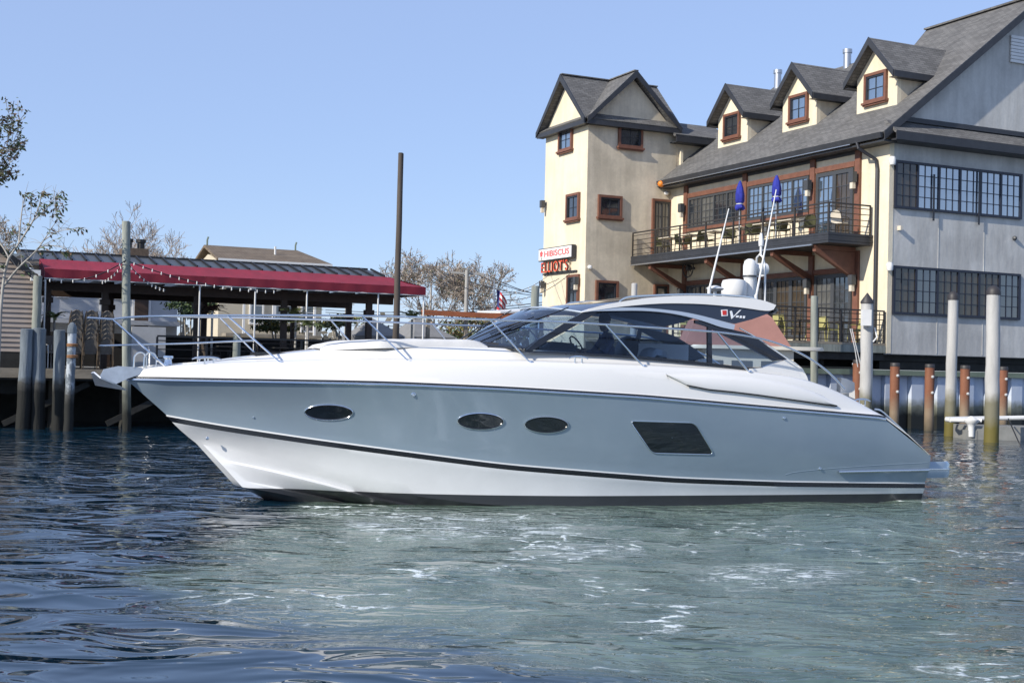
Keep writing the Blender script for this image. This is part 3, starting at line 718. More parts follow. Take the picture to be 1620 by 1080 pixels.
trim(RB, tr_, u0_, u1_, 7.05, v1_, .13, sill=False); window(RB, tr_, u0_, u1_, 7.06, v1_, 2, 2, 4, SHADOWTRIM, SHADE, name='door', fw=.1)
u0_, v1_ = on_s(1036, 452, ST); u1_, _ = on_s(1058, 452, ST); trim(RB, tr_, u0_, min(u1_, -.1), 3.1, v1_, .1, sill=False); window(RB, tr_, u0_, min(u1_, -.1), 3.11, v1_, 1, 1, 3, SHADOWTRIM, SHADE, name='door', fw=.12)
# tower cross gable roof
sm = (ST + S1) / 2; tm = -2.15; ZA = 15.42; ov = .36
def cross_gable(axis):
    if axis == 't':   # ridge runs along t, gable on the sunny narrow face
        c, hw = sm, (S1 - ST) / 2 + .28; lo, hi = TT - ov, .45
        pt = lambda a, z, l: (l, a, z)
    else:
        c, hw = tm, (-tm * 0 + (.02 - TT) / 2 + .25); lo, hi = ST - ov, S1 + .3
        pt = lambda a, z, l: (a, l, z)
    zl = ZE - .05
    for sg in (-1, 1):
        slab(RB, 'tower_roof', [pt(c + sg * .002, ZA, lo), pt(c + sg * hw, zl, lo), pt(c + sg * hw, zl, hi), pt(c + sg * .002, ZA, hi)], .12)
        rb = MB(); a = pt(c, ZA + .03, lo - .05); b = pt(c + sg * (hw + .03), zl, lo - .05); c2 = pt(c + sg * (hw + .03), zl - .24, lo - .05); d2 = pt(c, ZA - .3, lo - .05)
        ext = (.048, 0, 0) if axis == 't' else (0, .048, 0); rb.prism([a, b, c2, d2], ext); rb.build('tower_rake', CHAR, RB)
    gm = MB(); g0 = (TT + .0 if axis == 't' else ST + .0)
    gm.prism([pt(c - hw + .3, zl + .02, g0), pt(c + hw - .3, zl + .02, g0), pt(c, ZA - .26, g0)], (.15, 0, 0) if axis == 't' else (0, .15, 0)); gm.build('tower_gable', CREAM if axis == 't' else TAUPE, RB)
    pr = MB(); p1_ = [pt(c - hw, zl - .02, lo + .02), pt(c + hw, zl - .02, lo + .02), pt(c + hw, zl + .2, g0 - .01), pt(c - hw, zl + .2, g0 - .01)]
    slab(RB, 'tower_pent', p1_, .06)
    fm = MB(); q0 = pt(c - hw, zl - .28, lo); q1 = pt(c + hw, zl - .085, lo + .05); fm.box(*q0, *q1); fm.build('tower_fascia', CHAR, RB)
    sm_ = MB(); q0 = pt(c - hw, zl - .27, lo + .052); q1 = pt(c + hw, zl - .22, g0 - .012); sm_.box(*q0, *q1); sm_.build('tower_soffit', CHAR, RB)
    rc = MB(); rc.bar(pt(c, ZA + .02, lo), pt(c, ZA + .02, hi), .22, .05); rc.build('ridge_cap', SHING, RB, uvmap=suv)
cross_gable('t'); cross_gable('s')
# link roof between tower and main roof
slab(RB, 'link_roof', [(-.1, ST - .55, 12.72), (3.4, ST - .55, 12.72), (3.4, ST + 1.6, 13.72), (-.1, ST + 1.6, 13.72)], .12)
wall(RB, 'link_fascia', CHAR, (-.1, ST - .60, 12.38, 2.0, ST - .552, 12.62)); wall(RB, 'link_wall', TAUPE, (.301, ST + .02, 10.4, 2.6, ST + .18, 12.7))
wall(RB, 'link_soffit', CHAR, (-.08, ST - .55, 12.36, 2.0, ST - .02, 12.40))
wall(RB, 'vent_stack', CREAM, (.45, ST - .14, 11.2, .58, ST - .01, 12.1))
# fan, cameras, pumpkin lamp
mb = MB(); q = on_t(1093, 424, -.3); mb.tube([(-.45, q[0] + .42 * math.cos(a), q[1] + .42 * math.sin(a)) for a in [k * math.pi / 10 for k in range(20)]], .03, 5, closed=True)
for k in range(10): a = k * math.pi / 5; mb.bar((-.45, q[0], q[1]), (-.45, q[0] + .42 * math.cos(a), q[1] + .42 * math.sin(a)), .02, .02)
mb.lathe([(.12, -.1), (.14, 0), (.1, .12)], (-.4, q[0], q[1]), 10, ax=(-1, 0, 0)); mb.box(-.36, q[0] - .05, q[1] - .05, -.1, q[0] + .05, q[1] + .05); mb.build('wall_fan', DOORGREY, RB)
ORL = mat('orange plastic lamp', (.75, .22, .02), .4)
mb = MB(); q = on_s(1046, 291, ST - .35); mb.lathe([(.04, -.15), (.13, -.1), (.17, 0), (.13, .1), (.04, .15)], (q[0], ST - .35, q[1]), 12); mb.build('pumpkin_lamp', ORL, RB, smooth=60)
for (x, y) in ((1055, 305), (934, 422)):
    mb = MB(); q = on_s(x, y, ST - .1); mb.lathe([(.03, 0), (.1, .05), (.1, .2), (.05, .26)], (q[0], ST - .002, q[1]), 10, ax=(-.3, -1, -.2)); mb.build('security_camera', WHITE, RB, smooth=40)
for (x, y) in ((864, 325), (863, 452), (917, 446)): q = on_t(x, y, TT); lantern(tl, q[0], q[1], 1.)
# lower deck in front of the facade (above the water, beside the gable)
LD = thing('lower_deck', (-6.5, .02, 0), 'timber lower deck with dark railing at the foot of the cream facade', 'deck')
wall(LD, 'deck_joists', DARKWOOD, (-9, .1, 2.45, -.03, 6, 2.92)); wall(LD, 'deck_floor', PLANK, (-9, .02, 2.98, -.03, 6, 3.06))
wall(LD, 'deck_fascia', PILE, (-9, .0, 2.72, -.03, .09, 2.975))
wall(LD, 'cross_beam', PLANK, (-9, SB - .3, 1.95, -.2, SB - .1, 2.2), (-9, SB - .3, 1.6, -.2, SB - .12, 1.85))
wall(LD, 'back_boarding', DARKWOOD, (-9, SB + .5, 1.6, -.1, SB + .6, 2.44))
railing(LD, [(-9, .05), (-.08, .05)], 3.06, 4.22, 6, 1.0)
for i in range(26):
    x = -8.8 + i * .34; m_ = MB(); m_.box(x - .012, .035, 3.1, x + .012, .06, 4.18); m_.build('baluster', IRON, LD)
for x in (-8.5, -5.5, -2.5):
    m_ = MB(); m_.tube([(x, .6, -1.4), (x, .6, 2.45)], .15, 10); m_.build('deck_post', DARKWOOD, LD, smooth=50)
# ------------------------------------------------------------------ yacht (local: +x bow, +y port side, z up from the waterline)
YAW = R(19)
_s = on_z(405, 787, 0); YF = Vector((-math.cos(YAW), -math.sin(YAW))); YN = Vector((math.sin(YAW), -math.cos(YAW)))
YO = Vector((_s.x, _s.y)) - YF * 5.2
YT = wthing('motor_yacht', (YO.x, YO.y, 0), 'blue hulled white decked motor yacht with tinted hardtop cabin under way', 'motor yacht', rz=YAW + math.pi)
def yb(px, py, y):
    r = ray(px, py); r2 = Vector((r.x, r.y)); k = (y + YO.dot(YN)) / r2.dot(YN)
    d = r2 * k - YO; return d.dot(YF), EYE + r.z * k
def ybf(px, py, fun):
    y = 1.4
    for _ in range(40):
        x, z = yb(px, py, y); y = .5 * y + .5 * fun(x, z)
    return Vector((x, y, z))
HULLB = mat('metallic blue grey hull paint', (.245, .315, .375), .15, metal=.25, spec=.6, coat=.8, col2=(.285, .355, .415), vscale=.6)
HULLW = mat('white gelcoat lower hull', (.70, .71, .72), .3, coat=.4, var=.05, vscale=1.5)
GEL = mat('white gelcoat', (.76, .745, .715), .25, coat=.5, var=.02, vscale=.8)
STRB = mat('black boot stripe', (.006, .006, .008), .25, coat=.5)
NAVY = mat('dark blue hardtop panel', (.020, .028, .045), .25, coat=.6)
ARCG = mat('silver blue hardtop arch', (.42, .48, .56), .25, metal=.2, coat=.6)
TRIMB = mat('gloss black pillar', (.010, .011, .014), .2, coat=.6)
PORTG = mat('black porthole glass', (.006, .008, .010), .04, spec=.9)
UPH = mat('white upholstery', (.66, .65, .63), .6, var=.04, bump=.2, bscale=12)
DKUP = mat('dark dash vinyl', (.02, .022, .03), .5)
# antifouling below the painted waterline
N, L, pb = nodes_of(HULLW)
tc = N.new('ShaderNodeTexCoord'); sx = N.new('ShaderNodeSeparateXYZ'); L.new(tc.outputs['Object'], sx.inputs[0])
ma = N.new('ShaderNodeMath'); ma.operation = 'MULTIPLY_ADD'; L.new(sx.outputs[0], ma.inputs[0]); ma.inputs[1].default_value = -.006; L.new(sx.outputs[2], ma.inputs[2])
mr = N.new('ShaderNodeMapRange'); mr.inputs[1].default_value = .140; mr.inputs[2].default_value = .146; L.new(ma.outputs[0], mr.inputs[0])
src = pb.inputs['Base Color'].links[0].from_socket; mx = N.new('ShaderNodeMix'); mx.data_type = 'RGBA'; L.new(mr.outputs[0], mx.inputs[0]); mx.inputs[6].default_value = (.035, .037, .042, 1); L.new(src, mx.inputs[7]); L.new(mx.outputs[2], pb.inputs['Base Color'])

def bsheer(x):
    y = 1.88 * (1 - max(0, (x + .2) / 7.27) ** 2.3)
    if x < -1: y -= .12 * ((-x - 1) / 4.5) ** 2
    return max(0, y)
ZSH = smooth_tab([(7.2, 1.70), (6.23, 1.706), (5.4, 1.711), (4.32, 1.72), (3.56, 1.718), (1.97, 1.681), (-.145, 1.595), (-2.04, 1.466), (-4.32, 1.322)], 2)
def zsheer(x):
    if x < -4.32: return lerp(1.322, .74, min(1, (-4.32 - x) / .9))
    return itp(ZSH, x)
ZST = smooth_tab([(6.52, 1.19), (5.8, 1.077), (4.55, .914), (3.25, .761), (1.9, .604), (-.72, .408), (-2.63, .33), (-5.3, .272)], 3)
def zstripe(x): return itp(ZST, x)
def stemx(z): return 5.2 + 1.87 * z / 1.7 if z > 0 else 5.2 + 1.1 * z - 1.2 * z * z
def shape(x, xs, xm, p, B, aft=.12):
    u = (xs - x) / (xs - xm)
    y = B if u >= 1 else B * (1 - (1 - max(0, u)) ** p)
    if x < -1: y -= aft * ((-x - 1) / 4.5) ** 2
    return max(0, y)
XSS = stemx(1.19)
def bstripe(x): return shape(x, XSS, -.2, 2.05, 1.74)
ZCH = smooth_tab([(6.08, .80), (5.3, .66), (4.3, .40), (3.4, .16), (2.2, .02), (0, -.05), (-5.3, -.06)], 3)
XSC = stemx(.80)
def bchine(x): return shape(x, XSC, .4, 1.75, 1.66)
def hull_y(x, z):
    zs, zt = zsheer(x), zstripe(x); k = max(0, min(1, (zs - z) / max(.02, zs - zt)))
    a, b = bsheer(x), bstripe(x)
    return lerp(a, b, k) + (-.055 * math.sin(math.pi * k) * max(0, min(1, (x - 1) / 4)) + .03 * math.sin(math.pi * k) * max(0, min(1, (1 - x) / 4)))
NX = 90
def xrow(xs, x0=-5.24):
    out = []
    for i in range(NX + 1):
        u = i / NX; u = 1 - (1 - u) ** 1.25; out.append(xs + (x0 - xs) * (1 - (1 - u)) ** 1.12)
    return out
def hull_rows():
    rows = []; tags = []
    K = 9
    for k in range(K + 1):                                   # topsides
        f = k / K; zs_ = lerp(1.70, 1.19, f); xs = stemx(zs_) + (.0 if k else .0)
        r = []
        for x in xrow(xs):
            z = lerp(zsheer(x), zstripe(x) + .018, f)
            r.append((x, hull_y(min(x, 7.06), z) if x < xs - 1e-4 else 0, z))
        r[0] = (xs, 0, r[0][2]); rows.append(r); tags.append(0)
    for dz, mi in ((.0, 1), (-.004, 2), (-.075, 3)):          # white pinstripe, black stripe
        xs = stemx(1.185 + dz); r = []
        for x in xrow(xs): r.append((x, bstripe(x) * 1.0 + (.004 if x < xs - .05 else 0), zstripe(x) + dz))
        r[0] = (xs, 0, r[0][2]); rows.append(r)
    for f in (.12, .35, .7, 1.0):                             # lower white topsides to the chine knuckle
        zz = lerp(1.11, .80, f); xs = stemx(zz); r = []
        for x in xrow(xs):
            z = lerp(zstripe(x) - .076, itp(ZCH, x), f); r.append((x, lerp(bstripe(x), bchine(x), f) - .02 * math.sin(f * math.pi), z))
        r[0] = (xs, 0, r[0][2]); rows.append(r)
    for off, dz in ((-.10, -.13), (-.015, -.155), (-.07, -.21), (-.34, -.33), (-.29, -.35), (-.36, -.40)):   # reverse chine, spray strakes
        xs = stemx(.80 + dz * 1.25); r = []
        for x in xrow(xs):
            w = max(0, min(1, (xs - x) / 1.6)); r.append((x, max(0, bchine(x) + off * w) if x < xs - 1e-3 else 0, itp(ZCH, x) + dz * lerp(1.25, 1, w)))
        r[0] = (xs, 0, r[0][2]); rows.append(r)
    r = []                                                    # keel
    for x in xrow(stemx(.12)): r.append((x, 0, max(-.62, .12 - (stemx(.12) - x) * .55)))
    rows.append(r); return rows
rows = hull_rows(); nb = len(rows) - 1
mis = [0] * 9 + [1] + [1, 2] + [1] * (nb - 12)
hm = MB()
for sg in (1, -1):
    hm.loft([[(p[0], sg * p[1], p[2]) for p in r] for r in rows], mis=mis)
# transom closes the stern
tp = [r[-1] for r in rows]
hm.loft([[(p[0], p[1], p[2]) for p in tp], [(p[0], -p[1], p[2]) for p in tp]], mi=0)
hull = hm.build('hull', [HULLB, HULLW, STRB], YT, smooth=28)
wl = MB()                                                     # hull fittings live on the hull
# thin crease low on the quarter
kn = MB(); kn.tube([(lerp(-2.6, -5.2, i / 24), hull_y(lerp(-2.6, -5.2, i / 24), lerp(.44, .62, (i / 24) ** .55)) - .003, lerp(.44, .62, (i / 24) ** .55)) for i in range(25)], .007, 6); kn.build('quarter_crease', HULLB, hull, smooth=50)
# rub rail at the sheer
for dz, r_, m_, nm in ((.0, .020, STEEL, 'rub_rail'), (.034, .013, STRB, 'rub_rail_insert')):
    tb = MB()
    for sg in (1, -1):
        tb.tube([(x, sg * (bsheer(x) + .004), zsheer(x) + dz) for x in [lerp(7.06, -4.34, (i / 80) ** .9) for i in range(81)]], r_, 7)
    tb.build(nm, m_, hull, smooth=50)
# ---- deck moulding
ZD = smooth_tab([(7.1, 1.80), (6.94, 1.855), (6.22, 1.937), (5.39, 1.994), (4.3, 2.047), (3.27, 2.08), (1.56, 2.10), (-.2, 2.077), (-1.95, 2.03), (-2.9, 1.93), (-3.4, 1.80), (-3.9, 1.60), (-4.38, 1.36)], 2)
ZC = smooth_tab([(7.0, 1.86), (6.8, 1.905), (5.9, 1.985), (5.6, 2.05), (5.02, 2.115), (4.47, 2.195), (3.8, 2.25), (3.0, 2.285), (1.96, 2.30), (.8, 2.265), (0, 2.235), (-1.5, 2.14), (-2.1, 2.09), (-2.8, 2.0), (-3.4, 1.82), (-4.38, 1.37)], 1)
def zdeck(x): return itp(ZD, x)
def bul_y(x, z):
    zs, zd = zsheer(x), zdeck(x); k = max(0, min(1, (z - zs) / max(.02, zd - zs))); w = min(1, (7.06 - x) / .8)
    return max(0, bsheer(x) - (.02 + .13 * k ** 1.7) * w)
dm = MB(); secs = []
xsd = [7.055, 7.03, 6.98] + [lerp(6.9, -4.36, i / 84) for i in range(85)]
for x in xsd:
    zs, zd, zc = zsheer(x) + .012, zdeck(x), itp(ZC, x); b = bsheer(x); w = max(.15, min(1, (7.06 - x) / .8))
    cb = max(0, min(b - .46 * w, 1.42)); s = [(b + .006, zs), (b + .008, zs + .03), (b - .012 * w, zs + .045)]
    for k in (.25, .5, .75, .92): s.append((b - (.02 + .13 * k ** 1.7) * w, lerp(zs + .04, zd, k)))
    s += [(b - .20 * w, zd + .002), (max(cb + .03 * w, 0), zd + .006)]
    h = zc - zd
    s += [(cb - .01 * w, zd + .012 + h * .12), (cb - .06 * w, zd + h * .6), (cb - .14 * w, zd + h * .88), (cb * .7, zc - .012), (cb * .35, zc), (0, zc + .004)]
    secs.append([(x, max(0, p[0]), p[1]) for p in s] + [(x, -max(0, p[0]), p[1]) for p in s[-2::-1]])
dm.loft(secs)
a = secs[-1]; tz = [(-5.2, p[1], .74 + .05 * (1 - abs(p[1]) / 1.8)) for p in a]; dm.loft([a, [(lerp(p[0], q[0], .5), p[1] * .995, lerp(p[2], q[2], .5) + .03) for p, q in zip(a, tz)], tz])
deck = dm.build('deck', GEL, YT, smooth=38)
# long air intake blister on the quarter
top = [(1053, 592), (1085, 590.5), (1120, 590.8), (1160, 593), (1200, 597), (1240, 604), (1270, 612), (1300, 624), (1322, 640)]
bot = [(1053, 592.6), (1085, 609), (1120, 616), (1160, 620), (1200, 625), (1240, 630.5), (1270, 634.5), (1300, 638.5), (1322, 641)]
rr = []
for p, q in zip(top, bot):
    r_ = []
    for f, d in ((0, -.02), (.04, .012), (.35, .045), (.75, .05), (.96, .035), (1.0, -.02)):
        v = ybf(lerp(p[0], q[0], f), lerp(p[1], q[1], f), bul_y); r_.append((v.x, v.y + d, v.z))
    rr.append(r_)
for sg in (1, -1):
    m_ = MB(); m_.loft([[(p[0], sg * p[1], p[2]) for p in r] for r in rr]); m_.build('intake_blister', GEL, deck, smooth=50)
    m_ = MB(); m_.tube([(r[-2][0], sg * (r[-2][1] + .004), r[-2][2] - .01) for r in rr[1:]], .011, 5); m_.build('intake_slot', STRB, deck)
# scooped recess ahead of the blister: a shallow ledge
rr = []
for i in range(9):
    f = i / 8; a0 = (lerp(945, 1053, f), lerp(584.5, 591, f)); b0_ = (lerp(945, 1062, f), lerp(585.5, 613, f ** .7))
    v0 = ybf(*a0, bul_y); v1 = ybf(*b0_, bul_y); rr.append([(v0.x, v0.y - .002, v0.z + .012), (v0.x, v0.y + .018 * f + .002, v0.z), (v1.x, v1.y + .004, v1.z), (v1.x, v1.y - .01, v1.z - .02)])
for sg in (1, -1):
    m_ = MB(); m_.loft([[(p[0], sg * p[1], p[2]) for p in r] for r in rr]); m_.build('intake_scoop', GEL, deck, smooth=50)
# sun pad with cover on the foredeck
sp = MB(); se = []
for i in range(25):
    x = lerp(4.42, 2.0, i / 24); e_ = min(1, i / 3, (24 - i) / 2) ** .5; z0 = itp(ZC, x) - .03; h = .035 + .085 * e_ + .006 * math.sin(i * 1.9)
    w_ = lerp(.62, .98, min(1, i / 8)); se.append([(x, w_, z0), (x, w_ - .01, z0 + h * .7), (x, w_ - .06, z0 + h), (x, w_ * .5, z0 + h + .01), (x, .012, z0 + h + .012), (x, 0, z0 + h - .004), (x, -.012, z0 + h + .012), (x, -w_ * .5, z0 + h + .01), (x, -w_ + .06, z0 + h), (x, -w_ + .01, z0 + h * .7), (x, -w_, z0)])
sp.loft(se); sp.build('sun_pad', UPH, YT, smooth=50)
ht = MB(); ht.box(4.75, -.3, itp(ZC, 5.0) - .05, 5.3, .3, itp(ZC, 5.0) + .015); ht.build('deck_hatch', TRIMB, YT)
# ---- glasshouse
def ys(z): return 1.43 - .23 * max(0, z - 2.1)
def panel(pts, d0, d1, name, m, parent=None, fun=None, mir=True, smooth=None):
    """outline traced on the cabin side, curved with it, given thickness, mirrored to starboard"""
    out = [ybf(px, py, lambda x, z: ys(z) + d0) for px, py in pts]
    for sg in ((1, -1) if mir else (1,)):
        mb = MB(); mb.prism([(p.x, sg * p.y, p.z) for p in out], (0, sg * (d1 - d0), 0)); mb.build(name, m, parent or YT, smooth=smooth)
TINT = glass('tinted cabin glass', (.72, .79, .86), 1.38, clear=1)
WSGL = glass('windscreen glass', (.50, .62, .78), 2.1, clear=.85)
def dens(pts, n=5):
    """catmull-rom through traced points"""
    P = [Vector(p) for p in pts]; out = []
    for i in range(len(P) - 1):
        a, b, c, d = P[max(i - 1, 0)], P[i], P[i + 1], P[min(i + 2, len(P) - 1)]
        for k in range(n):
            t = k / n; out.append(.5 * ((2 * b) + (c - a) * t + (2 * a - 5 * b + 4 * c - d) * t * t + (3 * b - a - 3 * c + d) * t ** 3))
    return [tuple(p) for p in out] + [tuple(P[-1])]
arch_lo = dens([(924, 493.5), (950, 492), (980, 491.5), (1015, 491.5), (1050, 494), (1085, 500), (1115, 508.5), (1140, 517), (1161, 521.5)])
win_top = dens([(946, 495), (980, 494), (1020, 494.5), (1050, 497), (1085, 503.5), (1110, 512), (1140, 527), (1170, 541.5), (1200, 557)])
win_bot = [(1242, 567.5), (1225, 574), (1207, 580), (1181, 580.5), (1150, 576.5), (1123, 573), (1050, 566), (980, 560.5), (920, 557), (846, 555)]
panel(win_top + win_bot, -.02, -.028, 'side_window', TINT)
# black frame: sill, swooping rear quarter, A pillar, mullion
panel([(828, 553), (846, 555), (920, 557.5), (980, 561), (1050, 566.5), (1123, 573.5), (1181, 581), (1207, 580.5), (1207, 583), (1181, 584.5), (1123, 577), (1050, 570), (980, 564), (920, 560.5), (820, 556)], .0, -.05, 'window_sill', TRIMB)
rear_out = dens([(1100, 506), (1135, 513), (1161, 521.5), (1180, 526.5), (1200, 536.5), (1223, 550), (1246, 567.5)])
rear_in = dens([(1100, 511), (1120, 517), (1142, 528), (1170, 542), (1198, 556.5), (1225, 571)])
panel(rear_out + rear_in[::-1], .004, -.05, 'quarter_frame', TRIMB)
panel([(1120, 517), (1126, 519), (1127, 574), (1120, 573)], .002, -.05, 'mullion', TRIMB)
panel([(921, 494.5), (946, 494), (900, 521), (868, 538), (842, 555), (826, 554), (852, 537), (885, 517)], .006, -.06, 'a_pillar', TRIMB)
panel([(1185, 583), (1207, 581.5), (1225, 575), (1246, 568), (1258, 573), (1270, 583), (1277, 596), (1279, 603), (1240, 602), (1190, 594)], .01, -.12, 'coaming', GEL)
# side of the hardtop: white upper band, dark panel, silver arch
up_top = dens([(922, 493), (940, 487), (983, 477.5), (1026, 471), (1060, 468.5), (1091, 467.6), (1140, 468.5), (1188, 472), (1210, 476), (1228, 482.5)])
up_bot = dens([(922, 494), (950, 489.5), (980, 485.4), (1015, 482), (1049, 480), (1085, 480), (1119, 481.5), (1170, 486), (1211, 491.5), (1224, 489.5)])
panel(up_top + up_bot[::-1], .035, -.10, 'hardtop_band', GEL)
dk_bot = dens([(980, 487.5), (1020, 488.5), (1061, 491.5), (1119, 502), (1163, 512)])
panel([(980, 485)] + dens([(980, 485), (1015, 481.5), (1049, 479.5), (1085, 479.5), (1119, 481), (1170, 485.5), (1211, 491), (1222, 490)])+ [(1215, 496), (1190, 505)] + dk_bot[::-1], .012, -.06, 'hardtop_panel', NAVY)
ar_top = dens([(922, 493.5), (950, 489), (980, 486.5), (1020, 487), (1061, 490.7), (1090, 495), (1119, 501.5), (1163, 513.5)])
panel(ar_top + arch_lo[::-1], .028, -.05, 'hardtop_arch', ARCG)
# flat emblem and lettering on the dark panel
EMR = mat('red emblem', (.55, .03, .02), .4); EMW = mat('silver lettering', (.75, .77, .8), .35)
panel([(1141, 490), (1151, 489.5), (1151.5, 499.5), (1142, 500)], .02, .010, 'emblem_plate', EMW); panel([(1143, 491), (1149.5, 491), (1149.5, 498), (1143.5, 498)], .026, .018, 'emblem', EMR)
for pts in ([(1155, 492), (1158, 491.5), (1160.5, 500.5), (1157.5, 504.5)], [(1157.5, 504.5), (1160, 501), (1170, 490.5), (1173, 490)], [(1165, 499), (1169, 499), (1168.5, 502), (1164.5, 502)], [(1171, 499.3), (1174, 499.3), (1173.5, 503), (1170.5, 503)], [(1176, 499.6), (1179, 499.6), (1178.5, 503.4), (1175.5, 503.4)]):
    panel(pts, .02, .010, 'lettering', EMW)
# roof skin between the two sides
rx = [(.62, 2.84), (.3, 2.93), (0, 3.01), (-.5, 3.085), (-1.2, 3.15), (-1.9, 3.165), (-2.27, 3.15), (-2.5, 3.11), (-2.72, 3.04)]
rf = [[], []]; 
def roof_row(x, z, cr, w):
    return [(x + cr * 3.2 * (1 - f * f) * (1 if x > .2 else 0), w * f, z + cr * (1 - f * f)) for f in (1, .9, .7, .45, .2, 0, -.2, -.45, -.7, -.9, -1)]
front = [roof_row(x, z - .012, .075, 1.22) for x, z in rx[:4]]; back = [roof_row(x, z - .012, .07 if i < 5 else .05, 1.22) for i, (x, z) in enumerate(rx[3:])]
ROOFG = mat('dark blue glass roof', (.016, .022, .040), .06, spec=.8, coat=.5)
m_ = MB(); m_.loft(front); m_.loft([[(p[0], p[1], p[2] - .06) for p in r] for r in front], flip=True); m_.build('glass_roof', ROOFG, YT, smooth=50)
m_ = MB(); m_.loft(back); m_.loft([[(p[0], p[1] * .98, p[2] - .08) for p in r] for r in back], flip=True); m_.build('hardtop', mat('charcoal hardtop skin', (.035, .04, .05), .3, coat=.3), YT, smooth=50)
m_ = MB(); a = back[-1]; m_.loft([a, [(p[0] - .02, p[1], p[2] - .05) for p in a], [(p[0] + .12, p[1] * .98, p[2] - .11) for p in a]]); m_.build('hardtop_tail', GEL, YT, smooth=60)
# hand rails on the roof edges
hr = dens([(980, 477.5), (985, 473), (1000, 469), (1050, 466.5), (1090, 465.5), (1140, 466.5), (1185, 470), (1197, 475)])
out = [ybf(px, py, lambda x, z: 1.18) for px, py in hr]
for sg in (1, -1):
    m_ = MB(); m_.tube([(p.x, sg * p.y, p.z) for p in out], .013, 6); m_.build('roof_handrail', STEEL, YT, smooth=50)
# windscreen: bowed glass from the pillars round the front
nb_ = yb(832, 554, 1.42); nt_ = yb(923, 495, 1.25); cb_ = yb(745, 547, .35); ct_ = yb(852, 487, .35)
rows_ = []
for i in range(9):
    f = i / 8; r_ = []
    for j in range(33):
        v = -1 + 2 * j / 32; q = 1 - abs(v) ** 2.6
        xb, zb = lerp(nb_[0], cb_[0] + .02, q), lerp(nb_[1] - .005, cb_[1], q); xt, zt_ = lerp(nt_[0], ct_[0] + .01, q), lerp(nt_[1], ct_[1], q)
        r_.append((lerp(xb, xt, f) + .035 * math.sin(math.pi * f), v * lerp(1.42, 1.23, f), lerp(zb, zt_, f) + .03 * math.sin(math.pi * f)))
    rows_.append(r_)
m_ = MB(); m_.loft(rows_); ws = m_.build('windscreen', WSGL, YT, smooth=60)
m_ = MB(); m_.tube([(p[0] + .01, p[1], p[2] + .012) for p in rows_[0]], .03, 6); m_.build('windscreen_seal', TRIMB, YT, smooth=60)
m_ = MB(); m_.tube([(p[0] + .01, p[1] * .99, p[2] + .012) for p in rows_[-1]], .014, 6); m_.build('windscreen_header', ARCG, YT, smooth=60)
def wsp(v, f, d=.03):
    j = (v + 1) / 2 * 32; i = f * 8; p = rows_[int(round(i))][int(round(j))]; return Vector((p[0] + d * .55, p[1], p[2] + d))
for v0, v1, f1 in ((.45, .80, .75), (.15, .62, .5), (-.5, -.1, .6)):
    m_ = MB(); a, b = wsp(v0, 0, .05), wsp(v1, f1, .05); m_.tube([a, lerp(a, b, .55) + Vector((.02, 0, .02)), b], .012, 5); w_ = m_.build('wiper', TRIMB, YT)
    m_ = MB(); c = lerp(a, b, .45); m_.tube([c + Vector((-.02, 0, 0)), b + (b - c) * .5], .009, 4); m_.build('wiper_blade', TRIMB, w_)
m_ = MB(); m_.bar(wsp(0, .02, .0), wsp(0, .98, .0), .05, .03); m_.build('windscreen_mullion', TRIMB, YT)
# inside: dash, helm, seats
m_ = MB(); m_.prism([(1.35, 1.2, 2.2), (1.9, .9, 2.26), (2.05, 0, 2.28), (1.9, -.9, 2.26), (1.35, -1.2, 2.2), (.6, -1.2, 2.2), (.6, 1.0, 2.2)], (0, 0, .1)); m_.prism([(.05, -1.05, 2.1), (.7, -1.05, 2.1), (.5, -1.05, 2.42), (.14, -1.05, 2.40)], (0, .8, 0)); m_.build('dashboard', DKUP, YT)
m_ = MB(); wc = Vector((-.06, -.62, 2.36)); m_.tube([wc + Vector((.10 * math.cos(a), .19 * math.sin(a), .16 * math.cos(a))) for a in [k * math.pi / 9 for k in range(18)]], .014, 6, closed=True); m_.bar(wc + Vector((0, -.18, 0)), wc + Vector((0, .18, 0)), .03, .015); m_.bar(wc, wc + Vector((.16, 0, -.08)), .05, .05); m_.build('steering_wheel', TRIMB, YT)
def seat(x, y, z0, h, m, nm):
    s = MB(); n = 9; prof = [(0, .0), (.06, .1), (.03, h * .55), (-.06, h * .9), (-.11, h), (-.20, h * .97), (-.20, h * .8), (-.13, .0)]
    ly = [(-.27, .75), (-.24, .95), (0, 1.0), (.24, .95), (.27, .75)]
    s.loft([[(x + p[0], y + q, z0 + p[1] * k) for p in prof] for q, k in ly]); s.prism([(x - .1, y - .26, z0 - .1), (x + .45, y - .26, z0 - .1), (x + .45, y - .26, z0 + .06), (x - .1, y - .26, z0 + .04)], (0, .52, 0)); s.build(nm, m, YT, smooth=60)
seat(-.85, -.62, 1.98, .58, DKUP, 'helm_seat'); seat(-.75, .5, 1.86, .50, UPH, 'companion_seat'); seat(-1.05, .05, 1.86, .48, UPH, 'companion_seat')
m_ = MB(); m_.box(-2.4, -1.25, 2.0, -1.2, -.7, 2.14); m_.box(-2.4, -1.32, 2.0, -1.2, -1.2, 2.45); m_.build('cockpit_bench', UPH, YT, smooth=40)
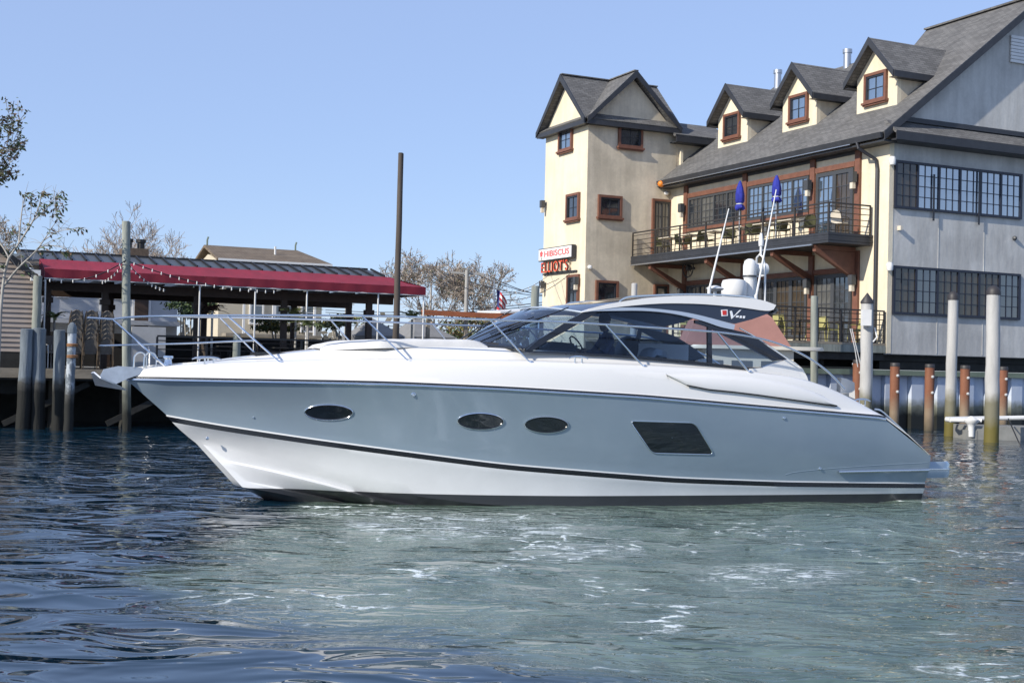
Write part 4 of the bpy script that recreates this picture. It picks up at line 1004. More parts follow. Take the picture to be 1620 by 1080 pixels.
# bow and side rails (outline traced on the port side, mirrored)
def rail_y(x, z=0): return max(0, bsheer(min(x, 7.0)) - .20)
rt = dens([(178, 505), (210, 501.5), (260, 500), (360, 499), (500, 499), (600, 500.5), (700, 503), (800, 506.5), (900, 510), (1000, 516), (1100, 522.5), (1150, 527), (1190, 533), (1220, 540), (1250, 551), (1280, 566.5), (1310, 588), (1336, 615)], 4)
rp = [ybf(px, py, rail_y) for px, py in rt]
bowl = [Vector((lerp(rp[0].x, 7.62, math.sin(a)), rp[0].y * math.cos(a) + .0, lerp(rp[0].z, 2.56, math.sin(a)))) for a in [math.pi / 2 * k / 7 for k in range(1, 8)]]
full = [(p.x, p.y, p.z) for p in reversed(rp)] + [(p.x, p.y, p.z) for p in bowl] + [(p.x, -p.y, p.z) for p in reversed(bowl[:-1])] + [(p.x, -p.y, p.z) for p in rp]
m_ = MB(); m_.tube(full, .0155, 8); rail = m_.build('bow_rail', STEEL, YT, smooth=60)
lt = [ybf(px, py, rail_y) for px, py in dens([(222, 545), (300, 543), (360, 540), (404, 538.5)], 4)]
bl_ = [Vector((lerp(lt[0].x, 7.45, math.sin(a)), lt[0].y * math.cos(a), lerp(lt[0].z, 2.17, math.sin(a)))) for a in [math.pi / 2 * k / 6 for k in range(1, 7)]]
m_ = MB(); m_.tube([(p.x, p.y, p.z) for p in reversed(lt)] + [(p.x, p.y, p.z) for p in bl_] + [(p.x, -p.y, p.z) for p in reversed(bl_[:-1])] + [(p.x, -p.y, p.z) for p in lt], .012, 8); m_.build('mid_rail', STEEL, YT, smooth=60)
for (x0, y0, x1, y1) in ((178, 505, 263, 577), (360, 499.5, 446, 572.5), (573, 500, 649, 571), (775, 505.5, 840, 572), (958, 513.5, 1019, 578), (1135, 526, 1186, 587)):
    a = ybf(x0, y0, rail_y); b = ybf(x1, y1, lambda x, z: max(0, bsheer(x) - .17))
    for sg in (1, -1):
        m_ = MB(); m_.tube([(a.x, sg * a.y, a.z), (b.x, sg * b.y, b.z - .03)], .0135, 7); m_.lathe([(.035, -.012), (.03, .012)], (b.x, sg * b.y, b.z), 10); m_.build('stanchion', STEEL, YT, smooth=50)
# second handrail on the aft quarter
for sg in (1, -1):
    q = [ybf(px, py, lambda x, z: 1.5) for px, py in dens([(1170, 519), (1195, 533), (1225, 553), (1262, 578)], 4)]
    m_ = MB(); m_.tube([(p.x, sg * p.y, p.z) for p in q], .012, 6); m_.build('quarter_handrail', STEEL, YT, smooth=50)
    q = [ybf(px, py, lambda x, z: 1.55) for px, py in dens([(1384, 647), (1395, 650), (1415, 668), (1435, 688), (1448, 712)], 4)]
    m_ = MB(); m_.tube([(p.x, sg * p.y, p.z) for p in q], .014, 6); m_.build('stern_handrail', STEEL, YT, smooth=50)
# cleats
def cleat(c, L_=.28, ax=(1, 0)):
    m = MB(); c = Vector(c); d = Vector((ax[0], ax[1], 0))
    m.tube([c + d * (L_ * f) + Vector((0, 0, .085 - .03 * abs(f * 2) ** 3)) for f in (-.5, -.35, -.15, 0, .15, .35, .5)], [.009, .014, .017, .018, .017, .014, .009], 8)
    for k in (-.14, .14): m.tube([c + d * L_ * k * 1.3 + Vector((0, 0, -.01)), c + d * L_ * k * 1.3 + Vector((0, 0, .085))], .013, 7)
    m.build('cleat', STEEL, YT, smooth=50)
for px, py in ((331, 573), (915, 577), (1364, 633)):
    b = ybf(px, py, lambda x, z: max(0, bsheer(x) - .19)); zz = zdeck(b.x) + .0
    for sg in (1, -1): cleat((b.x, sg * b.y, zz), .34 if px < 400 else .3)
# anchor on its bow roller
ANC = mat('galvanised anchor', (.62, .64, .67), .35, metal=.7, var=.15, vscale=6)
def yp(px, py, y=0): q = yb(px, py, 0); return (q[0], y, q[1])
for sg in (1, -1):
    m_ = MB(); m_.prism([yp(*q, sg * .10) for q in ((164, 584), (187, 579), (224, 581), (224, 591), (203, 598), (181, 608), (172, 604), (158, 595))], (0, -sg * .025, 0)); m_.build('bow_roller', ANC, YT)
m_ = MB(); m_.bar(yp(172, 586), yp(224, 586), .16, .03); m_.lathe([(.03, -.075), (.05, -.04), (.05, .04), (.03, .075)], yp(172, 598), 10, ax=(0, 1, 0)); m_.build('roller_wheel', ANC, YT, smooth=40)
m_ = MB(); m_.bar(yp(215, 585), yp(170, 596), .035, .09); m_.bar(yp(170, 592), yp(163, 606), .05, .12)
for sg in (1, -1):                                       # two plough shares meeting on a ridge
    m_.prism([yp(144, 590), yp(150.5, 609.5), yp(199, 617.5), yp(179, 607, sg * .17), yp(158, 598, sg * .20), yp(148, 589.5, sg * .05)], (-.012, 0, .016))
m_.build('anchor', ANC, YT, smooth=25)
for px in (213, 229):
    b = yb(px + 8, 577, .0); m_ = MB(); cx = b[0]; m_.tube([(cx + .085 * math.cos(a), .1, 1.99 + .10 * max(0, math.sin(a)) - (0 if 0 < a < math.pi else .12)) for a in [-.01] + [math.pi * k / 10 for k in range(1, 10)] + [math.pi + .01]], .012, 6); m_.build('bow_hoop', STEEL, YT, smooth=50)
m_ = MB(); m_.lathe([(.07, 0), (.055, .04), (.05, .08), (.075, .1), (.07, .13)], (6.5, .0, 1.92), 12); m_.build('windlass', STEEL, YT, smooth=40)
# portholes and hull window
def on_hull(px, py): return ybf(px, py, hull_y)
for cx, cy, rx_, ry in ((520, 652, 38, 12.3), (760, 666, 36.5, 13), (864, 671.5, 34.5, 13)):
    el = [on_hull(cx + rx_ * math.cos(a), cy + ry * math.sin(a) + .012 * rx_ * math.cos(a)) for a in [2 * math.pi * k / 40 for k in range(40)]]
    c = on_hull(cx, cy)
    for sg in (1, -1):
        m_ = MB(); m_.tube([(p.x, sg * (p.y + .006), p.z) for p in el], .012, 6, closed=True); o = m_.build('porthole', STEEL, hull, smooth=60)
        m_ = MB(); m_.tube([(lerp(c.x, p.x, .955), sg * (hull_y(lerp(c.x, p.x, .955), lerp(c.z, p.z, .93)) + .008), lerp(c.z, p.z, .93)) for p in el], .010, 5, closed=True); m_.build('porthole_gasket', STRB, hull, smooth=60)
        g = MB(); rr = [[(lerp(c.x, p.x, f), sg * (hull_y(lerp(c.x, p.x, f), lerp(c.z, p.z, f)) + .006), lerp(c.z, p.z, f)) for p in el + [el[0]]] for f in (.02, .5, 1)]
        g.loft(rr); g.build('porthole_glass', PORTG, hull, smooth=60)
def rounded(pts, r, n=5):
    out = []; k = len(pts)
    for i in range(k):
        p = Vector(pts[i]); a = (Vector(pts[i - 1]) - p).normalized(); b = (Vector(pts[(i + 1) % k]) - p).normalized()
        s, e_ = p + a * r, p + b * r
        for j in range(n + 1):
            t = j / n; out.append((1 - t) ** 2 * s + 2 * t * (1 - t) * p + t * t * e_)
    return out
wq = [on_hull(*q) for q in rounded([(996, 665.5), (1099, 668.5), (1129.5, 719), (1031, 716.5)], 9)]
c = on_hull(1063, 692)
for sg in (1, -1):
    m_ = MB(); m_.tube([(p.x, sg * (p.y + .005), p.z) for p in wq], .010, 6, closed=True); m_.build('hull_window_rim', STEEL, hull, smooth=60)
    g = MB(); g.loft([[(lerp(c.x, p.x, f), sg * (hull_y(lerp(c.x, p.x, f), lerp(c.z, p.z, f)) + .007), lerp(c.z, p.z, f)) for p in wq + [wq[0]]] for f in (.02, .5, 1)]); g.build('hull_window', PORTG, hull, smooth=60)
# small through hull fittings, steel strake, swim platform
for px, py, r_ in ((654, 624, .032), (1240, 661, .024), (401, 660, .014), (328, 693, .024), (1297, 741, .022)):
    p = on_hull(px, py) if py < 690 else ybf(px, py, lambda x, z: bstripe(x) if px < 500 else hull_y(x, z))
    m_ = MB(); m_.lathe([(r_, -.02), (r_, .012), (r_ * .6, .018), (r_ * .5, .004)], p, 12, ax=(.1, 1, 0)); m_.build('hull_fitting', STEEL, hull, smooth=40)
a = on_hull(1325, 746); 
for sg in (1, -1):
    pts = [(lerp(a.x, -5.22, k / 12), sg * (hull_y(lerp(a.x, -5.22, k / 12), a.z) + .03), lerp(a.z, .50, k / 12)) for k in range(13)]
    m_ = MB(); m_.tube(pts, .022, 8); m_.build('stern_strake', STEEL, hull, smooth=50)
m_ = MB(); ol = [(-5.245, 1.62), (-5.6, 1.60), (-5.78, 1.52), (-5.86, 1.36), (-5.88, .7)]
ol = ol + [(x, -y) for x, y in reversed(ol)]
m_.loft([[(x, y, .36) for x, y in ol], [(x * 1.003, y * 1.003, .42) for x, y in ol], [(x * 1.003, y * 1.003, .58) for x, y in ol], [(x * .999, y * .985, .62) for x, y in ol]])
m_.add([(x * .999, y * .985, .62) for x, y in ol], [tuple(range(len(ol)))]); m_.add([(x, y, .36) for x, y in ol], [tuple(range(len(ol)))]); m_.build('swim_platform', HULLB, YT, smooth=40)
m_ = MB(); m_.tube([(x * 1.004, y * 1.004, .50) for x, y in ol], .018, 6); m_.build('platform_band', STEEL, YT, smooth=50)
# electronics on the hardtop
def lat(prof, c, nm, m=WHITE, ax=None, par=None): q = MB(); q.lathe(prof, c, 20, ax=ax); return q.build(nm, m, par or YT, smooth=40)
x, z = yb(1161, 466, 0); rd = lat([(.16, 0), (.18, .05), (.2, .06)], (x, 0, 3.17), 'radar_base', ALU)
lat([(.2, 3.25), (.212, 3.28), (.212, 3.46), (.19, 3.52), (.1, 3.54)], (x, 0, 0), 'radar_dome')
xc, _ = yb(1186, 440, 0); lat([(.10, 3.17), (.095, 3.55), (.095, 3.56)], (xc, 0, 0), 'camera_stand')
lat([(.10, 3.565), (.112, 3.6), (.112, 3.78), (.09, 3.86), (.04, 3.895)], (xc, 0, 0), 'thermal_camera')
lat([(.111, 3.585), (.115, 3.59), (.115, 3.615), (.111, 3.62)], (xc, 0, 0), 'camera_band', DOORGREY)
lat([(.02, 0), (.09, .06), (.10, .22), (.06, .26)], (xc - .1, 0, 3.74), 'searchlight', ax=(-1, -.2, 0))
xg, _ = yb(1131, 458, .3); lat([(.03, 3.17), (.03, 3.30), (.13, 3.33), (.15, 3.35), (.10, 3.38), (.03, 3.40)], (xg, .3, 0), 'gps_mushroom')
m_ = MB(); xh, _ = yb(1203, 440, 0); m_.tube([(xh, .16, 3.15), (xh, .15, 3.75), (xh + .02, .1, 3.93), (xh + .02, 0, 3.98), (xh + .02, -.1, 3.93), (xh, -.15, 3.75), (xh, -.16, 3.15)], .018, 7); m_.bar((xh, .15, 3.62), (xh, -.15, 3.62), .03, .03); m_.build('mast_hoop', WHITE, YT, smooth=50)
m_ = MB(); m_.tube([(xh, 0, 3.97), (xh, 0, 4.28)], .022, 8); m_.lathe([(.04, 4.12), (.045, 4.2), (.02, 4.34)], (xh, 0, 0), 10); m_.build('anchor_light', WHITE, YT, smooth=50)
for (p, q, y) in (((1122, 458), (1153, 330), .45), ((1196, 470), (1228, 300), .2)):
    a = yb(*p, y); b = yb(*q, y); m_ = MB(); m_.tube([(a[0], y, a[1]), (lerp(a[0], b[0], .35), y, lerp(a[1], b[1], .35)), (b[0], y, b[1])], [.020, .016, .009], 7); m_.lathe([(.03, 0), (.03, .12)], (a[0], y, a[1] - .08), 8); m_.build('whip_antenna', WHITE, YT, smooth=50)
# ---- person at the helm
SKIN = mat('skin', (.45, .26, .18), .6); CLOTH = mat('dark blue jacket', (.045, .08, .20), .8, var=.2, vscale=10); HAIR = mat('dark hair', (.015, .011, .009), .7)
CAPM_ = mat('dark cap', (.02, .022, .03), .8)
def skin_body(name, joints, edges, m, parent, loc, rz=0, sub=2):
    me = bpy.data.meshes.new(name); me.from_pydata([j[:3] for j in joints], edges, [])
    o = bpy.data.objects.new(name, me); COL.objects.link(o)
    sk_ = o.modifiers.new('skin', 'SKIN'); sk_.use_smooth_shade = True
    sv = me.skin_vertices[0].data if me.skin_vertices else None
    if sv is None:
        bpy.context.view_layer.objects.active = o
        bm = bmesh.new(); bm.from_mesh(me); bm.verts.layers.skin.verify(); bm.to_mesh(me); bm.free(); sv = me.skin_vertices[0].data
    for i, j in enumerate(joints): sv[i].radius = (j[3], j[4] if len(j) > 4 else j[3]); sv[i].use_root = (i == 0)
    su = o.modifiers.new('sub', 'SUBSURF'); su.levels = sub; su.render_levels = sub
    me.materials.append(m); return o
J = [(0, 0, .0, .15, .17), (.0, 0, .22, .13, .16), (.02, 0, .42, .13, .18), (.03, 0, .54, .09, .14), (.04, 0, .62, .055), (.06, 0, .70, .075, .07), (.07, 0, .80, .095, .08), (.06, 0, .88, .085, .07), (.06, 0, .92, .04),
     (.03, .19, .50, .065), (.16, .27, .30, .05), (.38, .20, .27, .038), (.46, .17, .30, .03), (.03, -.19, .50, .065), (.16, -.27, .30, .05), (.38, -.20, .27, .038), (.46, -.17, .30, .03),
     (.2, .10, -.02, .095), (.45, .12, -.02, .07), (.5, .12, -.4, .05), (.58, .12, -.44, .04), (.2, -.10, -.02, .095), (.45, -.12, -.02, .07), (.5, -.12, -.4, .05), (.58, -.12, -.44, .04)]
ED = [(0, 1), (1, 2), (2, 3), (3, 4), (4, 5), (5, 6), (6, 7), (7, 8), (3, 9), (9, 10), (10, 11), (11, 12), (3, 13), (13, 14), (14, 15), (15, 16), (0, 17), (17, 18), (18, 19), (19, 20), (0, 21), (21, 22), (22, 23), (23, 24)]
hp = Vector((-.62, -.62, 1.98)); R3 = Matrix.Rotation(YAW + math.pi, 3, 'Z'); hw_ = R3 @ hp + Vector((YO.x, YO.y, 0))
body = skin_body('person', J, ED, CLOTH, None, None)
body.location = hw_; body.rotation_euler = (0, 0, YAW + math.pi); tag(body, 'person in dark blue jacket and cap seated at the yacht helm behind glass', 'person')
hd = MB(); hd.lathe([(.05, .64), (.075, .68), (.09, .76), (.095, .82)], (.075, 0, 0), 16); hd.lathe([(.012, 0), (.02, .03), (.008, .05)], (.155, 0, .755), 8, ax=(1, 0, -.3))
for y in (.095, -.095): hd.lathe([(.025, -.01), (.025, .01)], (.07, y, .765), 8, ax=(0, 1, 0))
o = hd.build('face', SKIN, smooth=60); o.parent = body
hd = MB(); hd.lathe([(.100, .82), (.102, .86), (.085, .91), (.04, .94)], (.07, 0, 0), 16); hd.prism([(.15, -.07, .825), (.24, -.04, .815), (.24, .04, .815), (.15, .07, .825)], (0, 0, .012)); o = hd.build('cap', CAPM_, smooth=50); o.parent = body
for y in (.15, -.15):
    hd = MB(); hd.lathe([(.03, -.05), (.04, 0), (.03, .05)], (.47, y, .31), 8, ax=(1, 0, .3))
    for k in range(4): hd.tube([(.49, y - .03 + k * .02, .33), (.53, y - .03 + k * .02, .34), (.545, y - .03 + k * .02, .31), (.52, y - .03 + k * .02, .295)], .009, 5)
    hd.tube([(.46, y + (.035 if y < 0 else -.035), .31), (.49, y + (.05 if y < 0 else -.05), .33), (.52, y + (.045 if y < 0 else -.045), .32)], .010, 5); o = hd.build('hand', SKIN, smooth=60); o.parent = body
# ------------------------------------------------------------------ signs on the tower
def text_mesh(txt, size, ext=.02, bold=.0, sp=1.0):
    cu = bpy.data.curves.new('txt', 'FONT'); cu.body = txt; cu.size = size; cu.extrude = ext; cu.align_x = 'CENTER'; cu.offset = bold; cu.space_character = sp
    o = bpy.data.objects.new('txt', cu); COL.objects.link(o); dg = bpy.context.evaluated_depsgraph_get(); dg.update()
    me = bpy.data.meshes.new_from_object(o.evaluated_get(dg)); bpy.data.objects.remove(o); bpy.data.curves.remove(cu); return me
def put_text(me, name, m, parent, P0, right, up, width=None, height=None):
    xs = [v.co.x for v in me.vertices]; ys_ = [v.co.y for v in me.vertices]
    w, h = max(xs) - min(xs), max(ys_) - min(ys_); kx = width / w if width else 1; ky = height / h if height else kx
    cx, cy = (max(xs) + min(xs)) / 2, (max(ys_) + min(ys_)) / 2
    right = Vector(right); up = Vector(up); n = right.cross(up)
    for v in me.vertices: v.co = Vector(P0) + right * ((v.co.x - cx) * kx) + up * ((v.co.y - cy) * ky) + n * v.co.z
    me.materials.clear(); me.materials.append(m); me.materials.append(CHAR); me.update()
    for p in me.polygons: p.material_index = 0 if abs(p.normal.dot(n)) > .7 else 1  # dark sides: the side shadow of the letters is put into the colour
    org = ORG[parent.name]; me.transform(Matrix.Translation(-org))
    o = bpy.data.objects.new(name, me); COL.objects.link(o); o.parent = parent; ORG[o.name] = org; return o
SIGNW = mat('white sign face', (.80, .78, .76), .4); PINK = mat('coral red lettering', (.72, .10, .10), .5); ORR = mat('orange red channel letter', (.70, .085, .03), .45); OLIVE = mat('grey green leaf', (.16, .2, .16), .6)
s_a, z_a = on_t(860, 395, TT); s_b, z_b = on_t(913, 388, TT); s_c, z_c = on_t(861, 414.5, TT)
SG = thing('restaurant_sign', (TT, (s_a + s_b) / 2, z_c), 'white HIBISCUS sign box with coral letters on the cream tower', 'sign')
mb = MB(); mb.box(TT - .26, s_b, z_c, TT - .06, s_a, z_a); mb.build('sign_box', CHAR, SG)
mb = MB(); mb.box(TT - .275, s_b + .04, z_c + .04, TT - .261, s_a - .04, z_a - .04); mb.build('sign_face', SIGNW, SG)
for k in (s_b + .5, s_a - .5): mb = MB(); mb.box(TT - .06, k - .04, z_c + .2, TT - .001, k + .04, z_a - .2); mb.build('bracket', CHAR, SG)
zc_ = (z_a + z_c) / 2; w_ = s_a - s_b
put_text(text_mesh('HIBISCUS', 1, .006, bold=.012), 'lettering', PINK, SG, (TT - .282, s_b + w_ * .44, zc_ + .02), (0, -1, 0), (0, 0, 1), w_ * .74, (z_a - z_c) * .46)
mb = MB()
for k in range(5):
    a = math.pi / 2 + k * 2 * math.pi / 5; c = Vector((TT - .283, s_a - w_ * .1, zc_ + .05)); d = Vector((0, math.cos(a), math.sin(a))); e2 = Vector((0, -d.z, d.y))
    mb.prism([c, c + d * .09 + e2 * .06, c + d * .16, c + d * .09 - e2 * .06], (-.012, 0, 0))
mb.build('flower_emblem', PINK, SG)
mb = MB(); c = Vector((TT - .283, s_a - w_ * .12, zc_ - .18)); mb.prism([c, c + Vector((0, .07, .1)), c + Vector((0, .05, -.05)), c + Vector((0, -.03, -.06))], (-.012, 0, 0)); mb.build('leaf_emblem', OLIVE, SG)
s_d, z_d = on_t(863, 417, TT); s_e, z_e = on_t(904.5, 427, TT); s_f, z_f = on_t(904, 412, TT); _, z_l = on_t(863, 431, TT)
EL = thing('restaurant_sign', (TT, (s_d + s_e) / 2, z_l), 'orange red ELLIOT\'S channel letters mounted below the white sign box', 'sign')
put_text(text_mesh("ELLIOT'S", 1, .035, bold=.0, sp=1.12), 'lettering', ORR, EL, (TT - .2, (s_d + s_e) / 2, (z_d + z_l) / 2), (0, -1, 0), (0, 0, 1), s_d - s_e, .50)
mb = MB(); mb.box(TT - .1, s_b - .1, z_l - .13, TT - .02, s_d + .1, z_l - .06); mb.build('raceway', CHAR, EL)
mb = MB(); mb.box(TT - .11, s_d - .1, z_l - .03, TT - .001, s_e + .1, z_l + .4); mb.build('backing', CREAM, EL)
# ------------------------------------------------------------------ furniture prototypes (built in local space)
def local_thing(name, label, cat, group):
    o = bpy.data.objects.new(name, None); COL.objects.link(o); ORG[o.name] = Vector((0, 0, 0)); return tag(o, label, cat, group)
def make_chair(name, label, group, fm, bm_, arms=True, round_back=True):
    o = local_thing(name, label, 'chair', group)
    m = MB(); m.box(-.23, -.22, .42, .23, .24, .47); m.build('seat', bm_, o)
    m = MB(); pts = []
    rows = []
    for i in range(7):
        f = i / 6; w = .22 * (math.sqrt(max(0, 1 - max(0, (f - .55) / .46) ** 2)) if round_back else 1)
        rows.append([(x * w, .24 + .10 * f - .03 * (1 - x * x), .47 + .43 * f) for x in (-1, -.5, 0, .5, 1)])
    m.loft(rows); b = m.build('backrest', bm_, o)
    sd_ = b.modifiers.new('s', 'SOLIDIFY'); sd_.thickness = .03
    for sx in (-1, 1):
        m = MB(); m.tube([(sx * .235, -.22, 0), (sx * .235, -.21, .44)] + ([(sx * .24, -.2, .64), (sx * .24, .0, .67), (sx * .24, .27, .66)] if arms else []), .016, 6); m.build('front_leg', fm, o, smooth=50)
        m = MB(); m.tube([(sx * .235, .30, 0), (sx * .235, .24, .45), (sx * .225, .30, .7), (sx * .17, .345, .87)], .016, 6); m.build('rear_leg', fm, o, smooth=50)
    return o
def put(o, t, s, z, rz=0): o.location = W(t, s, z); o.rotation_euler = (0, 0, PHI + rz); return o
def make_table(name, label, group, tm_, fm, r=.42, square=True):
    o = local_thing(name, label, 'table', group); m = MB()
    if square: m.box(-r, -r, .72, r, r, .755)
    else: m.lathe([(r, .72), (r, .755)], (0, 0, 0), 18)
    m.build('tabletop', tm_, o)
    m = MB(); m.tube([(0, 0, .03), (0, 0, .72)], .035, 8); m.build('pedestal', fm, o)
    m = MB(); m.bar((-.28, 0, .03), (.28, 0, .03), .06, .04); m.bar((0, -.28, .031), (0, .28, .031), .06, .04); m.build('base', fm, o); return o
OLIVEC = mat('olive woven chair', (.10, .10, .045), .7, var=.2, vscale=20)
# balcony set
bch = make_chair('patio_chair', 'olive brown woven armchair on the upper balcony', 'chairs on the balcony', IRON, OLIVEC)
btb = make_table('patio_table', 'small cream topped table on the upper balcony', 'tables on the balcony', CREAMTOP, IRON)
rg = random.Random(5); fc = ft = True
BZF = BZ1 + .014
for s_ in (12.6, 11.0, 9.2, 7.4, 5.6, 4.0):
    o = btb if ft else copy_tree(btb); ft = False; put(o, -1.15, s_, BZF, 0)
    for ds, rz in ((.75, 0), (-.75, math.pi)):
        o = bch if fc else copy_tree(bch); fc = False; put(o, -1.15 + rg.uniform(-.15, .15), s_ + ds * 1.0, BZF, rz + rg.uniform(-.4, .4))
# a pale cushioned pair by the balcony's end
cc = make_chair('lounge_chair', 'chair with a cream cushion at the balcony end by the double door', None, IRON, CREAMTOP); put(cc, -.9, 1.55, BZF, 1.9)
# closed blue parasols
BLU = mat('royal blue canvas', (.02, .03, .30), .8, var=.25, vscale=8, bump=.4, bscale=10)
def parasol(px, ytop, ybot, label):
    s_, zt = on_t(px, ytop, BT + .55); _, zb_ = on_t(px, ybot, BT + .55)
    o = thing('closed_parasol', (BT + .55, s_, BZF), label, 'parasol')
    m = MB(); m.tube([(BT + .55, s_, BZF), (BT + .55, s_, zt)], .022, 8); m.build('pole', ALU, o)
    m = MB(); n = 18; H_ = zt - zb_; prof = [(0, .02, 0), (.06, .06, .2), (.25, .13, .6), (.5, .17, .9), (.72, .17, 1), (.80, .10, .8), (.86, .17, 1), (.95, .19, 1.2), (1, .12, 1.2)]
    rows = []
    for f, r_, k in prof: rows.append([(BT + .55 + r_ * (1 + .18 * k * math.cos(5 * a + f * 3)) * math.cos(a), s_ + r_ * (1 + .18 * k * math.cos(5 * a + f * 3)) * math.sin(a), zt - f * H_ + .03 * k * math.cos(3 * a) * f) for a in [2 * math.pi * j / n for j in range(n + 1)]])
    m.loft(rows); m.build('canopy', BLU, o, smooth=60)
    m = MB(); m.tube([(BT + .55 + .125 * math.cos(a), s_ + .125 * math.sin(a), zt - .80 * H_) for a in [2 * math.pi * j / 14 for j in range(14)]], .022, 5, closed=True); m.build('tie_band', WHITE, o)
    m = MB(); m.lathe([(.25, BZF), (.25, BZF + .06), (.05, BZF + .09)], (BT + .55, s_, 0), 14); m.build('base', IRON, o)
parasol(1171, 286, 332, 'closed blue parasol standing nearer the tower on the balcony'); parasol(1229, 277, 320, 'closed blue parasol standing nearer the double door on the balcony')
# lower deck furniture: yellow chairs behind the railing
YEL = mat('yellow painted metal', (.36, .33, .12), .55, var=.15)
ych = make_chair('metal_chair', 'yellow metal chair behind the lower deck railing', 'yellow chairs on the lower deck', YEL, YEL, round_back=False)
ytb = make_table('metal_table', 'dark table between yellow chairs on the lower deck', 'tables on the lower deck', IRON, IRON)
fc = ft = True
for t_ in (-7.2, -5.2, -3.2, -1.3):
    o = ytb if ft else copy_tree(ytb); ft = False; put(o, t_, .85, 3.062, 0)
    for dt, rz in ((.62, -math.pi / 2), (-.62, math.pi / 2)):
        o = ych if fc else copy_tree(ych); fc = False; put(o, t_ + dt, .8, 3.062, rz)
# ------------------------------------------------------------------ red awning pavilion
PV0, PV1 = -28.34, -16.9
PV = thing('dining_pavilion', ((PV0 + PV1) / 2, 2.2, DZ), 'open dockside dining pavilion with red canvas awning and dark seamed roof', 'pavilion')
zf1, zf0, zm, zt = 4.40, 4.15, 4.77, 5.08
m = MB(); sa, sb_, sc_ = 2.2, 3.8, 5.3
n = 26; rws = []
for j in range(n + 1):                                   # canvas sags a little between its ribs
    t_ = lerp(PV0, PV1 - .0, j / n); k = .012 * math.sin(j * 2.1); tb_ = lerp(PV0, PV1 - .65, j / n)
    rws.append([(t_, sa, zf1), (lerp(t_, tb_, .5), lerp(sa, sb_, .5), lerp(zf1, zm, .5) - .03 + k), (tb_, sb_, zm)])
m.loft(rws); aw = m.build('awning', REDCAN, PV, smooth=50)
m = MB(); m.add([(PV1, sa, zf1), (PV1 - .65, sb_, zm), (PV1 - .65, sb_ + 3, zm), (PV1, sb_ + 4.4, zf1)], [(0, 1, 2, 3)]); m.build('awning_end', REDCAN, PV)
m = MB(); rws = [[(lerp(PV0, PV1, j / 60), sa - .004 + .012 * math.sin(j * 1.7), zf1), (lerp(PV0, PV1, j / 60), sa - .01 + .02 * math.sin(j * 1.7), zf0)] for j in range(61)]
m.loft(rws); m.add([(PV1 + .003, sa, zf1), (PV1 + .003, sa, zf0), (PV1 + .003, sb_ + 4.4, zf0), (PV1 + .003, sb_ + 4.4, zf1)], [(0, 1, 2, 3)]); m.add([(PV0 - .003, sa, zf1), (PV0 - .003, sa, zf0), (PV0 - .003, sb_, zf0), (PV0 - .003, sb_, zm)], [(0, 1, 2, 3)]); m.build('valance', REDVAL, PV, smooth=50)
ROOFD = mat('dark grey seamed metal', (.085, .092, .10), .45, metal=.3, var=.15)
m = MB(); m.prism([(PV0 - .4, sb_ + .02, zm - .02), (PV1 - .66, sb_ + .02, zm - .02), (PV1 - .9, sc_, zt), (PV0 - .4, sc_, zt)], (0, 0, -.06)); rf_ = m.build('metal_roof', ROOFD, PV)
m = MB(); m.box(PV0 - .4, sc_ - .04, zt - .1, PV1 - .9, sc_ + .06, zt + .05); m.build('ridge_beam', BLACKM, PV)
m = MB(); m.prism([(PV0 - .4, sc_ + .07, zt - .02), (PV1 - .9, sc_ + .07, zt - .02), (PV1 - .9, 9.5, zt + .1), (PV0 - .4, 9.5, zt + .1)], (0, 0, -.1)); m.build('flat_roof', ROOFD, PV)
for j in range(28):
    t_ = PV0 - .3 + j * .405; m = MB(); m.bar((t_, sb_ + .02, zm + .02), (t_, sc_ - .05, zt + .02), .035, .07); m.build('roof_seam', BLACKM, rf_)
for s_, tl_ in ((3.6, (-28.1, -26.5, -23.8, -21.1, -18.3)), (7.8, (-28.1, -25.75, -22.7, -19.6, -17.6))):
    for t_ in tl_:
        m = MB(); m.box(t_ - .09, s_ - .09, DZ, t_ + .09, s_ + .09, 4.5); p_ = m.build('post', BROWNPOST, PV); m = MB(); m.box(t_ - .14, s_ - .14, 3.5, t_ + .14, s_ + .14, 3.66); m.build('post_collar', BROWNPOST, p_)
for s_ in (3.6, 7.8): m = MB(); m.box(PV0, s_ - .08, 3.86, PV1 - .6, s_ + .08, 4.12); m.build('beam', BROWNPOST, PV)
for j in range(14): t_ = PV0 + .1 + j * .86; m = MB(); m.box(t_ - .04, 3.7, 4.15, t_ + .04, 9, 4.3); m.build('rafter', BROWNPOST, PV)
for x in (72, 317, 405, 487, 600, 672): t_ = on_s(x, 450, sa)[0]; m = MB(); m.tube([(t_, sa + .06, DZ), (t_, sa + .06, zf0)], .026, 7); m.build('pipe_post', WHITE, PV, smooth=50)
m = MB(); m.tube([(PV0, sa + .02, zf0 - .015), (PV1, sa + .02, zf0 - .015)], .02, 6); m.build('awning_pipe', WHITE, PV)
m = MB(); m.box(PV0 + 2.7, 6.2, zt, PV0 + 3.5, 6.9, zt + .35); ch = m.build('chimney', mat('brown brick', (.12, .085, .06), .9, var=.3, vscale=8), PV)
for k in (2.9, 3.3): m = MB(); m.lathe([(.12, zt + .35), (.12, zt + .55), (.16, zt + .56), (.16, zt + .66)], (PV0 + k, 6.5, 0), 10); m.build('chimney_pot', BLACKM, ch)
BLKSC = mat('dark patio screen', (.022, .022, .024), .8, var=.3, vscale=3)
m = MB(); m.box(PV0 + .5, 9.2, DZ, PV1, 9.3, 2.75); m.build('rear_screen', BLKSC, PV)
